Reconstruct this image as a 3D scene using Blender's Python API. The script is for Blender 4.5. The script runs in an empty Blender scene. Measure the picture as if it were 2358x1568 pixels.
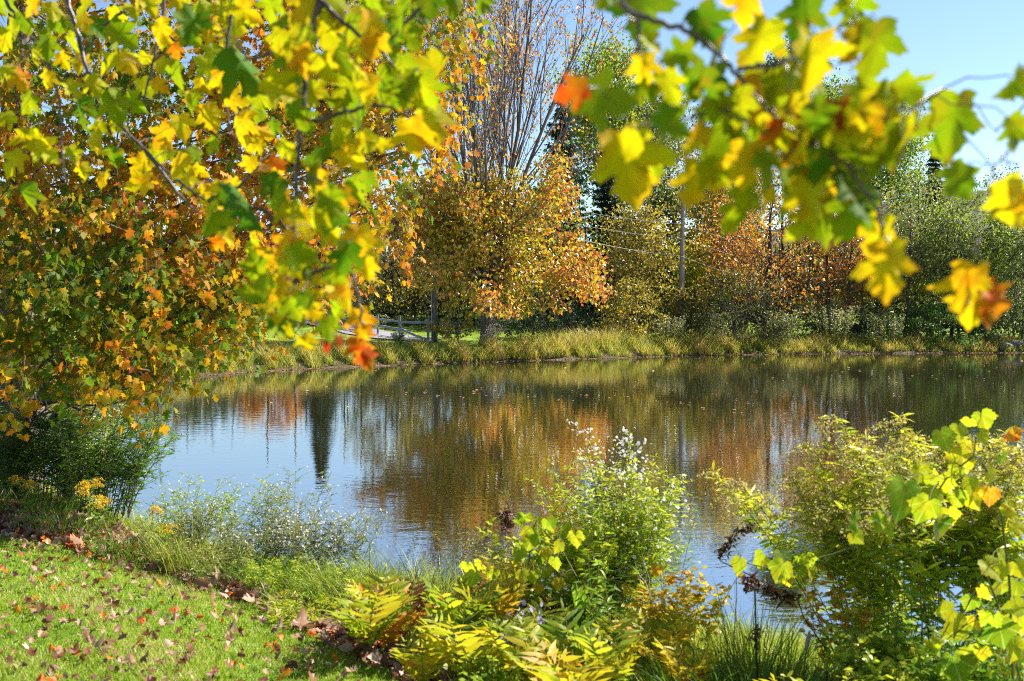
import bpy, math
import numpy as np
from mathutils import Vector

SC = bpy.context.scene
COL = SC.collection
R = math.radians
RNG = np.random.default_rng(7)

# ------------------------------------------------------------------ camera
F = 2358 * 35.0 / 36.0          # focal length in pixels of a 2358 wide frame
CAMZ = 3.0
PITCH = math.atan(84.0 / F)
cam_d = bpy.data.cameras.new("camera")
cam = bpy.data.objects.new("camera", cam_d)
COL.objects.link(cam)
cam.location = (0, 0, CAMZ)
cam.rotation_euler = (math.pi / 2 - PITCH, 0, 0)
cam_d.lens = 35.0
cam_d.sensor_width = 36.0
cam_d.clip_start = 0.05
cam_d.clip_end = 6000
cam_d.dof.use_dof = True
cam_d.dof.focus_distance = 38.0
cam_d.dof.aperture_fstop = 3.8
SC.camera = cam

# ------------------------------------------------------------------ sky, sun, exposure
SUN_EL, SUN_AZ = R(42), R(66)   # azimuth clockwise from the view direction (+Y)
SC.world = bpy.data.worlds.new("World")
SC.world.use_nodes = True
wn = SC.world.node_tree
bg = wn.nodes["Background"]
sky = wn.nodes.new("ShaderNodeTexSky")
sky.sky_type = 'NISHITA'
sky.sun_disc = False
sky.sun_elevation = SUN_EL
sky.sun_rotation = SUN_AZ
sky.altitude = 300
sky.air_density = 1.0
sky.dust_density = 0.0
sky.ozone_density = 2.2
wn.links.new(sky.outputs[0], bg.inputs[0])
bg.inputs[1].default_value = 0.068
sun_d = bpy.data.lights.new("sun", 'SUN')
sun_d.energy = 5.0
sun_d.angle = R(0.5)
sun_d.color = (1.0, 0.93, 0.82)
sun = bpy.data.objects.new("sun", sun_d)
COL.objects.link(sun)
sdir = Vector((math.sin(SUN_AZ) * math.cos(SUN_EL), math.cos(SUN_AZ) * math.cos(SUN_EL), math.sin(SUN_EL)))
sun.rotation_euler = sdir.to_track_quat('Z', 'Y').to_euler()
SC.view_settings.view_transform = 'Standard'
SC.view_settings.look = 'None'
SC.view_settings.gamma = 1.0
SC.view_settings.exposure = 1.5
SC.render.engine = 'CYCLES'
SC.cycles.max_bounces = 9
SC.cycles.diffuse_bounces = 6
SC.cycles.glossy_bounces = 3
SC.cycles.transmission_bounces = 5
SC.cycles.use_denoising = False
SC.cycles.filter_width = 1.0
SC.cycles.denoiser = 'OPENIMAGEDENOISE'
SC.cycles.sample_clamp_indirect = 6.0

# ------------------------------------------------------------------ helpers
def P(px, py, d):
    """point at forward distance d (world Y) seen at pixel px, py of the 2358 x 1568 frame"""
    a = (np.asarray(px, float) - 1179) / F
    b = -(np.asarray(py, float) - 784) / F
    dy = math.cos(PITCH) + b * math.sin(PITCH)
    dz = -math.sin(PITCH) + b * math.cos(PITCH)
    t = d / dy
    return np.stack([a * t, dy * t, CAMZ + dz * t], -1)

def nrm(v):
    v = np.asarray(v, float)
    return v / np.maximum(np.linalg.norm(v, axis=-1, keepdims=True), 1e-9)

def rand_unit(rng, n):
    return nrm(rng.normal(size=(n, 3)))

class MB:
    """collects geometry, builds ONE mesh object"""
    def __init__(s):
        s.v, s.f3, s.f4, s.t3, s.t4, s.luv = [], [], [], [], [], []
        s.n = 0
    def add(s, V, F3=None, F4=None, T3=None, T4=None, L=None):
        V = np.asarray(V, float).reshape(-1, 3)
        if F3 is not None and len(F3):
            s.f3.append(np.asarray(F3, np.int64) + s.n)
            s.t3.append(np.broadcast_to(np.asarray(0.5 if T3 is None else T3, float), (len(F3),)))
        if F4 is not None and len(F4):
            s.f4.append(np.asarray(F4, np.int64) + s.n)
            s.t4.append(np.broadcast_to(np.asarray(0.5 if T4 is None else T4, float), (len(F4),)))
        s.v.append(V)
        s.luv.append(np.zeros_like(V) if L is None else L)
        s.n += len(V)
    def build(s, name, mat, parent=None, origin=(0, 0, 0), smooth=True):
        if not s.v:
            return None
        V = np.concatenate(s.v) - np.asarray(origin, float)
        f3 = np.concatenate(s.f3) if s.f3 else np.zeros((0, 3), np.int64)
        f4 = np.concatenate(s.f4) if s.f4 else np.zeros((0, 4), np.int64)
        t = np.concatenate(s.t3 + s.t4)
        me = bpy.data.meshes.new(name)
        me.vertices.add(len(V))
        me.vertices.foreach_set('co', V.astype(np.float32).ravel())
        li = np.concatenate([f3.ravel(), f4.ravel()]).astype(np.int32)
        me.loops.add(len(li))
        me.loops.foreach_set('vertex_index', li)
        me.polygons.add(len(f3) + len(f4))
        st = np.concatenate([np.arange(len(f3)) * 3, len(f3) * 3 + np.arange(len(f4)) * 4]).astype(np.int32)
        me.polygons.foreach_set('loop_start', st)
        me.update(calc_edges=True)
        me.polygons.foreach_set('use_smooth', np.full(len(st), smooth, bool))
        a = me.attributes.new('tone', 'FLOAT', 'FACE')
        a.data.foreach_set('value', t.astype(np.float32))
        a = me.attributes.new('luv', 'FLOAT_VECTOR', 'POINT')
        a.data.foreach_set('vector', np.concatenate(s.luv).astype(np.float32).ravel())
        me.materials.append(mat)
        o = bpy.data.objects.new(name, me)
        COL.objects.link(o)
        if parent is not None:
            o.parent = parent
        else:
            o.location = origin
        return o

def tag(o, label=None, cat=None, group=None, kind=None):
    if label: o['label'] = label
    if cat: o['category'] = cat
    if group: o['group'] = group
    if kind: o['kind'] = kind
    return o

def empty(name, loc, label, cat, group=None):
    o = bpy.data.objects.new(name, None)
    o.empty_display_size = 0.1
    COL.objects.link(o)
    o.location = tuple(float(c) for c in loc)
    return tag(o, label, cat, group)

def tube(mb, pts, rad, k=6, tone=0.5, cap=False):
    pts = np.asarray(pts, float)
    n = len(pts)
    rad = np.broadcast_to(np.asarray(rad, float), (n,))
    d = np.gradient(pts, axis=0)
    d = nrm(d)
    ref = np.where(np.abs(d[:, 2:3]) > 0.9, np.array([[1.0, 0, 0]]), np.array([[0, 0, 1.0]]))
    ref = np.broadcast_to(ref[0], (n, 3)) if np.ptp(np.abs(d[:, 2])) < 0.4 else ref
    x = nrm(np.cross(d, ref)); y = np.cross(d, x)
    a = np.arange(k) / k * 2 * np.pi
    V = pts[:, None] + rad[:, None, None] * (np.cos(a)[None, :, None] * x[:, None] + np.sin(a)[None, :, None] * y[:, None])
    i = np.arange(n - 1)[:, None] * k; j = np.arange(k)[None]; j2 = (j + 1) % k
    Fq = np.stack([i + j, i + j2, i + k + j2, i + k + j], -1).reshape(-1, 4)
    V = V.reshape(-1, 3)
    if cap:
        V = np.concatenate([V, pts[:1], pts[-1:]])
        jj = np.arange(k); b = (n - 1) * k
        f3 = np.concatenate([np.stack([(jj + 1) % k, jj, np.full(k, n * k)], -1), np.stack([b + jj, b + (jj + 1) % k, np.full(k, n * k + 1)], -1)])
        mb.add(V, F3=f3, F4=Fq, T3=tone, T4=tone)
    else:
        mb.add(V, F4=Fq, T4=tone)

def curve(p0, p1, n=6, sag=0.0, jit=0.0, rng=RNG, side=None):
    p0 = np.asarray(p0, float); p1 = np.asarray(p1, float)
    t = np.linspace(0, 1, n)[:, None]
    c = p0 + (p1 - p0) * t
    c[:, 2] += (-4 * sag * t * (1 - t))[:, 0]
    if jit:
        j = rng.normal(size=(n, 3)) * jit
        j[0] = 0; j[-1] = 0
        c = c + j
    return c

def fan_template(outline, centre, rings=(1.0,)):
    """leaf blade: concentric rings from a centre point out to the outline (x across, y along)"""
    o = np.asarray(outline, float); c = np.asarray(centre, float)
    n = len(o)
    V = [np.array([[c[0], c[1], 0.0]])]
    for r in rings:
        p = c + (o - c) * r
        V.append(np.concatenate([p, np.zeros((n, 1))], 1))
    V = np.concatenate(V)
    j = np.arange(n); j2 = (j + 1) % n
    f3 = np.stack([np.zeros(n, int), 1 + j, 1 + j2], -1)
    f4 = np.zeros((0, 4), int)
    for q in range(1, len(rings)):
        a = 1 + (q - 1) * n; b = 1 + q * n
        f4 = np.concatenate([f4, np.stack([a + j, b + j, b + j2, a + j2], -1)])
    return V, f3, f4

def mirror(half):
    h = [tuple(p) for p in half]
    m = [(-x, y) for x, y in h[::-1] if abs(x) > 1e-6]
    return h + m

MAPLE_FINE = fan_template(mirror([(0, 0.02), (0.07, -0.05), (0.20, -0.06), (0.36, 0.0), (0.30, 0.08), (0.33, 0.17), (0.27, 0.21), (0.40, 0.27), (0.42, 0.33),
    (0.60, 0.50), (0.47, 0.51), (0.44, 0.57), (0.34, 0.53), (0.21, 0.49), (0.24, 0.60), (0.33, 0.71), (0.22, 0.73), (0.20, 0.82), (0.10, 0.86), (0, 1.02)]), (0, 0.30), (0.5, 1.0))
MAPLE_MID = fan_template(mirror([(0, 0.0), (0.34, -0.02), (0.26, 0.2), (0.58, 0.48), (0.22, 0.48), (0.32, 0.7), (0, 1.0)]), (0, 0.3))
GRAPE = fan_template(mirror([(0, 0.06), (0.10, -0.10), (0.27, -0.12), (0.36, -0.03), (0.44, 0.0), (0.41, 0.10), (0.50, 0.16), (0.52, 0.27), (0.62, 0.38), (0.49, 0.42), (0.47, 0.51), (0.34, 0.53), (0.33, 0.64), (0.24, 0.70), (0.20, 0.80), (0.10, 0.87), (0, 1.02)]), (0, 0.3), (0.5, 1.0))
OVAL = fan_template([(0, 0), (0.2, 0.2), (0.27, 0.45), (0.17, 0.78), (0, 1), (-0.17, 0.78), (-0.27, 0.45), (-0.2, 0.2)], (0, 0.45))
DIAMOND = (np.array([[0, 0, 0], [0.36, 0.45, 0.08], [0, 1, 0], [-0.36, 0.45, 0.08]]), np.array([[0, 1, 2], [0, 2, 3]]), np.zeros((0, 4), int))
LANCE = (np.array([[0, 0, 0], [0.1, 0.3, 0.02], [0.085, 0.6, 0.02], [0, 1, 0], [-0.085, 0.6, 0.02], [-0.1, 0.3, 0.02], [0, 0.45, 0]]),
         np.array([[0, 1, 6], [1, 2, 6], [2, 3, 6], [3, 4, 6], [4, 5, 6], [5, 0, 6]]), np.zeros((0, 4), int))
_a = np.arange(10) / 10 * 2 * np.pi
_pet = []
for q in _a:
    c_, s_ = math.cos(q), math.sin(q)
    _pet += [[0.1 * c_ - .05 * s_, 0.1 * s_ + .05 * c_, 0.03], [0.1 * c_ + .05 * s_, 0.1 * s_ - .05 * c_, 0.03], [0.5 * c_ + .09 * s_, 0.5 * s_ - .09 * c_, -0.02], [0.5 * c_ - .09 * s_, 0.5 * s_ + .09 * c_, -0.02]]
DAISY = (np.array(_pet), np.zeros((0, 3), int), np.arange(40).reshape(10, 4))
_h = np.arange(6) / 6 * 2 * np.pi
DISC = (np.concatenate([[[0, 0, 0.1]], np.stack([0.16 * np.cos(_h), 0.16 * np.sin(_h), np.full(6, 0.03)], -1)]),
        np.array([[0, 1 + i, 1 + (i + 1) % 6] for i in range(6)]), np.zeros((0, 4), int))

def leaves(mb, T, pos, ydir, normal, size, tone, bend=0.0, fold=0.0, curl=0.0, rng=RNG):
    TV, F3, F4 = T
    pos = np.asarray(pos, float); N = len(pos)
    if N == 0: return
    y = nrm(np.broadcast_to(ydir, (N, 3)))
    n0 = np.broadcast_to(normal, (N, 3)).astype(float)
    z = nrm(n0 - (n0 * y).sum(-1, keepdims=True) * y)
    x = np.cross(y, z)
    size = np.broadcast_to(np.asarray(size, float), (N,)); tone = np.broadcast_to(np.asarray(tone, float), (N,))
    bend = np.broadcast_to(np.asarray(bend, float), (N,)); fold = np.broadcast_to(np.asarray(fold, float), (N,)); curl = np.broadcast_to(np.asarray(curl, float), (N,))
    tx, ty, tz = TV[:, 0], TV[:, 1], TV[:, 2]
    zz = tz[None] - bend[:, None] * ty[None] ** 2 + fold[:, None] * np.abs(tx)[None] + curl[:, None] * (tx ** 2 + (ty - .4) ** 2)[None]
    wob = rng.normal(size=(N, 1)) * 0.05
    zz = zz + wob * np.sin(9 * tx + 5 * ty)[None]
    V = pos[:, None] + size[:, None, None] * (x[:, None] * tx[None, :, None] + y[:, None] * ty[None, :, None] + z[:, None] * zz[:, :, None])
    k = len(TV); off = (np.arange(N) * k)[:, None, None]
    f3 = (F3[None] + off).reshape(-1, 3) if len(F3) else None
    f4 = (F4[None] + off).reshape(-1, 4) if len(F4) else None
    L = np.zeros((N, k, 3)); L[:, :, 0] = tx; L[:, :, 1] = ty; L[:, :, 2] = rng.random((N, 1)) * 50
    mb.add(V.reshape(-1, 3), f3, f4, np.repeat(tone, len(F3)) if len(F3) else None, np.repeat(tone, len(F4)) if len(F4) else None, L.reshape(-1, 3))

def blades(mb, base, hdir, length, width, arch, tone, seg=3, lean=0.2, rng=RNG):
    """grass blades: strips that rise and arch over along hdir"""
    base = np.asarray(base, float); N = len(base)
    if N == 0: return
    hd = nrm(np.concatenate([np.asarray(hdir, float)[:, :2], np.zeros((N, 1))], 1))
    length = np.broadcast_to(length, (N,)).astype(float); width = np.broadcast_to(width, (N,)).astype(float); arch = np.broadcast_to(arch, (N,)).astype(float)
    lean = np.broadcast_to(lean, (N,)).astype(float)
    tw = rng.random(N) * np.pi
    side = np.stack([np.cos(tw), np.sin(tw), np.zeros(N)], -1)
    t = np.linspace(0, 1, seg + 1)
    ang = lean[:, None] + arch[:, None] * t[None]
    st = length[:, None] / seg
    hx = np.concatenate([np.zeros((N, 1)), np.cumsum(np.sin(ang[:, :-1]) * st, 1)], 1)
    hz = np.concatenate([np.zeros((N, 1)), np.cumsum(np.cos(ang[:, :-1]) * st, 1)], 1)
    C = base[:, None] + hd[:, None] * hx[:, :, None]
    C[:, :, 2] += hz
    w = width[:, None] * np.array([1.0 * (1 - q ** 1.5) + 0.06 for q in t])[None] * 0.5
    Lp = C - side[:, None] * w[:, :, None]; Rp = C + side[:, None] * w[:, :, None]
    V = np.stack([Lp, Rp], 2).reshape(N, -1, 3)
    i = np.arange(seg) * 2
    fq = np.stack([i, i + 1, i + 3, i + 2], -1)
    k = 2 * (seg + 1)
    f4 = (fq[None] + (np.arange(N) * k)[:, None, None]).reshape(-1, 4)
    mb.add(V.reshape(-1, 3), F4=f4, T4=np.repeat(np.broadcast_to(tone, (N,)), seg))

# ------------------------------------------------------------------ materials
def new_mat(name):
    m = bpy.data.materials.new(name); m.use_nodes = True
    nt = m.node_tree; nt.nodes.clear()
    return m, nt, nt.nodes.new, nt.links.new

def set_ramp(node, stops):
    cr = node.color_ramp
    while len(cr.elements) < len(stops): cr.elements.new(0.5)
    for e, (p, c) in zip(cr.elements, stops):
        e.position = p; e.color = (*c, 1)

def leaf_mat(name, stops, trans=0.5, rough=0.5, spec=0.35, tgain=1.25, spots=0.0, spot_col=(0.25, 0.08, 0.01), vein=False, edge=0.0):
    m, nt, N, L = new_mat(name)
    out = N('ShaderNodeOutputMaterial')
    at = N('ShaderNodeAttribute'); at.attribute_name = 'tone'
    rp = N('ShaderNodeValToRGB'); set_ramp(rp, stops)
    L(at.outputs['Fac'], rp.inputs[0])
    col = rp.outputs[0]
    if spots or vein:
        lu = N('ShaderNodeAttribute'); lu.attribute_name = 'luv'
        no = N('ShaderNodeTexNoise'); no.inputs['Scale'].default_value = 3.2; no.inputs['Detail'].default_value = 3
        L(lu.outputs['Vector'], no.inputs['Vector'])
    if spots:
        mr = N('ShaderNodeMapRange'); mr.inputs[1].default_value = 0.56; mr.inputs[2].default_value = 0.74; mr.inputs[3].default_value = 0; mr.inputs[4].default_value = spots
        L(no.outputs['Fac'], mr.inputs[0])
        mx = N('ShaderNodeMix'); mx.data_type = 'RGBA'
        L(mr.outputs[0], mx.inputs['Factor']); L(col, mx.inputs['A']); mx.inputs['B'].default_value = (*spot_col, 1)
        col = mx.outputs['Result']
        # slow drift of hue over one blade, green to yellow
        no2 = N('ShaderNodeTexNoise'); no2.inputs['Scale'].default_value = 1.7
        L(lu.outputs['Vector'], no2.inputs['Vector'])
        hs = N('ShaderNodeHueSaturation')
        mr2 = N('ShaderNodeMapRange'); mr2.inputs[1].default_value = 0.3; mr2.inputs[2].default_value = 0.7; mr2.inputs[3].default_value = 0.472; mr2.inputs[4].default_value = 0.53
        L(no2.outputs['Fac'], mr2.inputs[0]); L(mr2.outputs[0], hs.inputs['Hue']); L(col, hs.inputs['Color'])
        col = hs.outputs[0]
    if vein:
        sp = N('ShaderNodeSeparateXYZ'); L(lu.outputs['Vector'], sp.inputs[0])
        ab = N('ShaderNodeMath'); ab.operation = 'ABSOLUTE'; L(sp.outputs[0], ab.inputs[0])
        dy = N('ShaderNodeMath'); dy.operation = 'SUBTRACT'; L(sp.outputs[1], dy.inputs[0]); dy.inputs[1].default_value = 0.03
        an = N('ShaderNodeMath'); an.operation = 'ARCTAN2'; L(ab.outputs[0], an.inputs[0]); L(dy.outputs[0], an.inputs[1])
        sc = N('ShaderNodeMath'); sc.operation = 'MULTIPLY'; L(an.outputs[0], sc.inputs[0]); sc.inputs[1].default_value = 8.0
        cs = N('ShaderNodeMath'); cs.operation = 'COSINE'; L(sc.outputs[0], cs.inputs[0])
        mr3 = N('ShaderNodeMapRange'); mr3.inputs[1].default_value = 0.93; mr3.inputs[2].default_value = 1.0; mr3.inputs[3].default_value = 0; mr3.inputs[4].default_value = 0.4
        L(cs.outputs[0], mr3.inputs[0])
        mx = N('ShaderNodeMix'); mx.data_type = 'RGBA'
        L(mr3.outputs[0], mx.inputs['Factor']); L(col, mx.inputs['A']); mx.inputs['B'].default_value = (0.75, 0.68, 0.2, 1)
        col = mx.outputs['Result']
    if edge:
        # browned, drying margin: ragged, away from the middle of the blade
        sb = N('ShaderNodeVectorMath'); sb.operation = 'SUBTRACT'; L(lu.outputs['Vector'], sb.inputs[0]); sb.inputs[1].default_value = (0, 0.36, 0)
        fl = N('ShaderNodeVectorMath'); fl.operation = 'MULTIPLY'; L(sb.outputs[0], fl.inputs[0]); fl.inputs[1].default_value = (1, 0.95, 0)
        ln = N('ShaderNodeVectorMath'); ln.operation = 'LENGTH'; L(fl.outputs[0], ln.inputs[0])
        n3 = N('ShaderNodeTexNoise'); n3.inputs['Scale'].default_value = 2.2; n3.inputs['Detail'].default_value = 4; L(lu.outputs['Vector'], n3.inputs['Vector'])
        ad = N('ShaderNodeMath'); ad.operation = 'MULTIPLY_ADD'; L(n3.outputs['Fac'], ad.inputs[0]); ad.inputs[1].default_value = 0.9; L(ln.outputs['Value'], ad.inputs[2])
        m4 = N('ShaderNodeMapRange'); m4.inputs[1].default_value = 0.98; m4.inputs[2].default_value = 1.16; m4.inputs[3].default_value = 0; m4.inputs[4].default_value = edge
        L(ad.outputs[0], m4.inputs[0])
        mx = N('ShaderNodeMix'); mx.data_type = 'RGBA'
        L(m4.outputs[0], mx.inputs['Factor']); L(col, mx.inputs['A']); mx.inputs['B'].default_value = (*spot_col, 1)
        col = mx.outputs['Result']
    pb = N('ShaderNodeBsdfPrincipled')
    pb.inputs['Roughness'].default_value = rough
    pb.inputs['Specular IOR Level'].default_value = spec
    L(col, pb.inputs['Base Color'])
    tr = N('ShaderNodeBsdfTranslucent')
    gm = N('ShaderNodeVectorMath'); gm.operation = 'SCALE'; gm.inputs['Scale'].default_value = tgain
    L(col, gm.inputs[0]); L(gm.outputs[0], tr.inputs['Color'])
    ms = N('ShaderNodeMixShader'); ms.inputs[0].default_value = trans
    L(pb.outputs[0], ms.inputs[1]); L(tr.outputs[0], ms.inputs[2]); L(ms.outputs[0], out.inputs[0])
    return m

def plain_mat(name, c0, c1, scale=8.0, rough=0.8, bump=0.3, stretch=(1, 1, 1), detail=5, dist=0.02, spec=0.3):
    m, nt, N, L = new_mat(name)
    out = N('ShaderNodeOutputMaterial'); pb = N('ShaderNodeBsdfPrincipled')
    tc = N('ShaderNodeTexCoord'); mp = N('ShaderNodeMapping'); mp.inputs['Scale'].default_value = stretch
    L(tc.outputs['Object'], mp.inputs[0])
    no = N('ShaderNodeTexNoise'); no.inputs['Scale'].default_value = scale; no.inputs['Detail'].default_value = detail
    L(mp.outputs[0], no.inputs['Vector'])
    rp = N('ShaderNodeValToRGB'); set_ramp(rp, [(0.3, c0), (0.7, c1)])
    L(no.outputs['Fac'], rp.inputs[0]); L(rp.outputs[0], pb.inputs['Base Color'])
    pb.inputs['Roughness'].default_value = rough; pb.inputs['Specular IOR Level'].default_value = spec
    b = N('ShaderNodeBump'); b.inputs['Strength'].default_value = bump; b.inputs['Distance'].default_value = dist
    L(no.outputs['Fac'], b.inputs['Height']); L(b.outputs[0], pb.inputs['Normal'])
    L(pb.outputs[0], out.inputs[0])
    return m

GREEN = (0.055, 0.13, 0.008); DKGREEN = (0.022, 0.065, 0.006); YGREEN = (0.30, 0.38, 0.012); YELLOW = (0.72, 0.47, 0.008)
GOLD = (0.62, 0.33, 0.01); ORANGE = (0.58, 0.17, 0.008); RUST = (0.30, 0.055, 0.008); BROWN = (0.11, 0.035, 0.012); OLIVE = (0.17, 0.19, 0.012)

M = {}
M['maple_fg'] = leaf_mat('maple leaf yellow green', [(0.0, (0.05, 0.12, 0.004)), (0.2, (0.09, 0.18, 0.004)), (0.45, (0.27, 0.34, 0.004)), (0.56, (0.42, 0.39, 0.004)), (0.68, (0.62, 0.40, 0.004)), (0.84, (0.60, 0.19, 0.004)), (1.0, (0.30, 0.045, 0.006))],
                         tgain=1.05, trans=0.55, spots=0.5, spot_col=(0.36, 0.12, 0.008), spec=0.15, rough=0.6, edge=0.8)
M['maple_left'] = leaf_mat('maple leaf orange green', [(0.0, (0.04, 0.105, 0.006)), (0.36, (0.10, 0.18, 0.008)), (0.5, (0.20, 0.19, 0.008)), (0.64, (0.48, 0.28, 0.008)), (0.84, (0.46, 0.15, 0.008)), (1.0, (0.24, 0.06, 0.012))], trans=0.52, tgain=1.2, rough=0.6, spec=0.25)
M['bare_maple'] = leaf_mat('maple leaf gold', [(0.0, (0.10, 0.13, 0.012)), (0.35, (0.36, 0.33, 0.022)), (0.58, (0.50, 0.30, 0.025)), (0.78, (0.46, 0.15, 0.015)), (1.0, (0.24, 0.06, 0.02))], trans=0.5, rough=0.35, spec=0.8)
M['rust'] = leaf_mat('leaf rust', [(0.0, (0.07, 0.045, 0.012)), (0.35, (0.28, 0.10, 0.014)), (0.7, (0.52, 0.22, 0.02)), (1.0, (0.62, 0.45, 0.06))], trans=0.5, rough=0.35, spec=0.8)
M['gold'] = leaf_mat('leaf gold', [(0.0, (0.07, 0.07, 0.014)), (0.35, (0.20, 0.16, 0.02)), (0.6, (0.36, 0.29, 0.025)), (0.85, (0.48, 0.33, 0.03)), (1.0, (0.42, 0.15, 0.02))], trans=0.5, rough=0.35, spec=0.8)
M['ygreen'] = leaf_mat('leaf yellow green', [(0.0, (0.06, 0.12, 0.012)), (0.5, (0.24, 0.31, 0.02)), (1.0, (0.62, 0.56, 0.03))], trans=0.5)
M['green'] = leaf_mat('leaf green', [(0.0, (0.035, 0.085, 0.015)), (0.6, (0.11, 0.20, 0.025)), (1.0, (0.32, 0.34, 0.035))], trans=0.45)
M['grey'] = leaf_mat('leaf grey green', [(0.0, (0.06, 0.085, 0.024)), (0.6, (0.19, 0.22, 0.05)), (1.0, (0.42, 0.41, 0.10))], trans=0.45, rough=0.4, spec=0.5)
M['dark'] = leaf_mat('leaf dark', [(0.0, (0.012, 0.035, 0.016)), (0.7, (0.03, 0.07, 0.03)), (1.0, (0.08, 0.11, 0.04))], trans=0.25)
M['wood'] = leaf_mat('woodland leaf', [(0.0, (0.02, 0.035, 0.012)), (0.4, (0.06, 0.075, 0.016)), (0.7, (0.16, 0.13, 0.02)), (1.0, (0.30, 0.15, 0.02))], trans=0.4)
M['grass'] = leaf_mat('lawn grass', [(0.0, (0.05, 0.13, 0.012)), (0.5, (0.15, 0.27, 0.012)), (0.85, (0.30, 0.38, 0.02)), (1.0, (0.50, 0.44, 0.18))], trans=0.45, rough=0.4)
M['tallgrass'] = leaf_mat('tall grass', [(0.0, (0.05, 0.09, 0.015)), (0.35, (0.18, 0.24, 0.025)), (0.7, (0.42, 0.40, 0.05)), (1.0, (0.45, 0.27, 0.10))], trans=0.45, rough=0.45)
M['weed'] = leaf_mat('herb leaf', [(0.0, (0.04, 0.11, 0.012)), (0.35, (0.13, 0.25, 0.014)), (0.7, (0.34, 0.43, 0.02)), (1.0, (0.62, 0.54, 0.03))], trans=0.45, rough=0.4)
M['grape'] = leaf_mat('vine leaf', [(0.0, (0.05, 0.13, 0.01)), (0.3, (0.19, 0.31, 0.008)), (0.6, (0.46, 0.43, 0.008)), (1.0, (0.52, 0.15, 0.008))], trans=0.55, spots=0.6, spot_col=(0.30, 0.14, 0.02), vein=True, rough=0.6, spec=0.2, edge=0.7)
M['fern'] = leaf_mat('fern frond', [(0.0, (0.09, 0.18, 0.012)), (0.4, (0.32, 0.37, 0.014)), (0.75, (0.56, 0.39, 0.02)), (0.9, (0.52, 0.17, 0.015)), (1.0, (0.16, 0.045, 0.015))], trans=0.5)
M['white'] = leaf_mat('aster petal', [(0.0, (0.72, 0.68, 0.80)), (0.8, (0.78, 0.76, 0.80)), (1.0, (0.6, 0.42, 0.06))], trans=0.35)
M['lilac'] = leaf_mat('aster petal lilac', [(0.0, (0.42, 0.36, 0.72)), (0.8, (0.58, 0.52, 0.80)), (1.0, (0.6, 0.42, 0.06))], trans=0.35)
M['goldflower'] = leaf_mat('goldenrod flower', [(0.0, (0.62, 0.36, 0.01)), (1.0, (0.80, 0.55, 0.02))], trans=0.35)
M['seed'] = leaf_mat('seed head', [(0.0, (0.20, 0.15, 0.03)), (0.6, (0.42, 0.36, 0.07)), (1.0, (0.52, 0.45, 0.18))], trans=0.4)
M['deadbrown'] = leaf_mat('dead brown', [(0.0, (0.035, 0.015, 0.012)), (0.6, (0.10, 0.04, 0.02)), (1.0, (0.26, 0.11, 0.03))], trans=0.2)
M['litter'] = leaf_mat('fallen leaf', [(0.0, (0.11, 0.035, 0.018)), (0.35, (0.22, 0.10, 0.05)), (0.7, (0.36, 0.21, 0.13)), (0.92, (0.52, 0.37, 0.28)), (0.95, (0.60, 0.18, 0.01)), (1.0, (0.5, 0.1, 0.01))], trans=0.25, rough=0.5)
M['fall_tan'] = leaf_mat('fallen leaf tan', [(0.0, (0.19, 0.10, 0.055)), (1.0, (0.36, 0.23, 0.15))], trans=0.2, spots=0.4, spot_col=(0.2, 0.09, 0.05))
M['fall_brown'] = leaf_mat('fallen leaf brown', [(0.0, (0.11, 0.035, 0.015)), (1.0, (0.22, 0.09, 0.04))], trans=0.3, spots=0.4, spot_col=(0.05, 0.02, 0.015))
M['fall_orange'] = leaf_mat('fallen leaf orange', [(0.0, (0.50, 0.10, 0.01)), (1.0, (0.66, 0.27, 0.015))], trans=0.4, spots=0.4, spot_col=(0.25, 0.05, 0.01))
M['bark'] = plain_mat('bark', (0.05, 0.038, 0.032), (0.15, 0.125, 0.11), 9, stretch=(1, 1, 0.2), bump=0.8, dist=0.04)
M['bark_grey'] = plain_mat('grey bark', (0.09, 0.075, 0.072), (0.24, 0.215, 0.21), 9, stretch=(1, 1, 0.25), bump=0.6, dist=0.03)
M['bark_dark'] = plain_mat('dark bark', (0.025, 0.02, 0.02), (0.075, 0.06, 0.055), 9, stretch=(1, 1, 0.25), bump=0.6, dist=0.03)
M['twig'] = plain_mat('twig', (0.028, 0.016, 0.012), (0.12, 0.08, 0.07), 30, rough=0.4, stretch=(1, 1, 1), bump=0.3, dist=0.002, spec=0.5)
M['petiole'] = plain_mat('petiole', (0.25, 0.10, 0.02), (0.40, 0.25, 0.03), 20, rough=0.5, bump=0.1, dist=0.001)
M['stem'] = plain_mat('herb stem', (0.06, 0.09, 0.02), (0.17, 0.14, 0.04), 12, rough=0.6, bump=0.1, dist=0.001)
M['drystem'] = plain_mat('dry stem', (0.25, 0.18, 0.12), (0.50, 0.42, 0.34), 12, rough=0.7, bump=0.1, dist=0.001)
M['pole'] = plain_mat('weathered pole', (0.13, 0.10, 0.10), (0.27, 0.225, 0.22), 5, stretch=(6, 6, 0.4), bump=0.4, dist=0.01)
M['pole_dark'] = plain_mat('shaded pole', (0.07, 0.065, 0.07), (0.16, 0.15, 0.16), 5, stretch=(6, 6, 0.4), bump=0.4, dist=0.01)  # darker copy of the pole wood, its shade put into the colour
M['rail'] = plain_mat('weathered rail', (0.13, 0.145, 0.165), (0.27, 0.285, 0.305), 6, stretch=(1, 1, 1), bump=0.4, dist=0.01)
M['wire'] = plain_mat('wire', (0.22, 0.22, 0.23), (0.36, 0.36, 0.37), 3, rough=0.5, bump=0, spec=0.4)
M['rock'] = plain_mat('rock', (0.06, 0.055, 0.065), (0.20, 0.18, 0.19), 4, bump=0.6, dist=0.05)
M['road'] = plain_mat('gravel road', (0.17, 0.17, 0.19), (0.30, 0.29, 0.31), 14, bump=0.2, dist=0.02)
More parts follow.
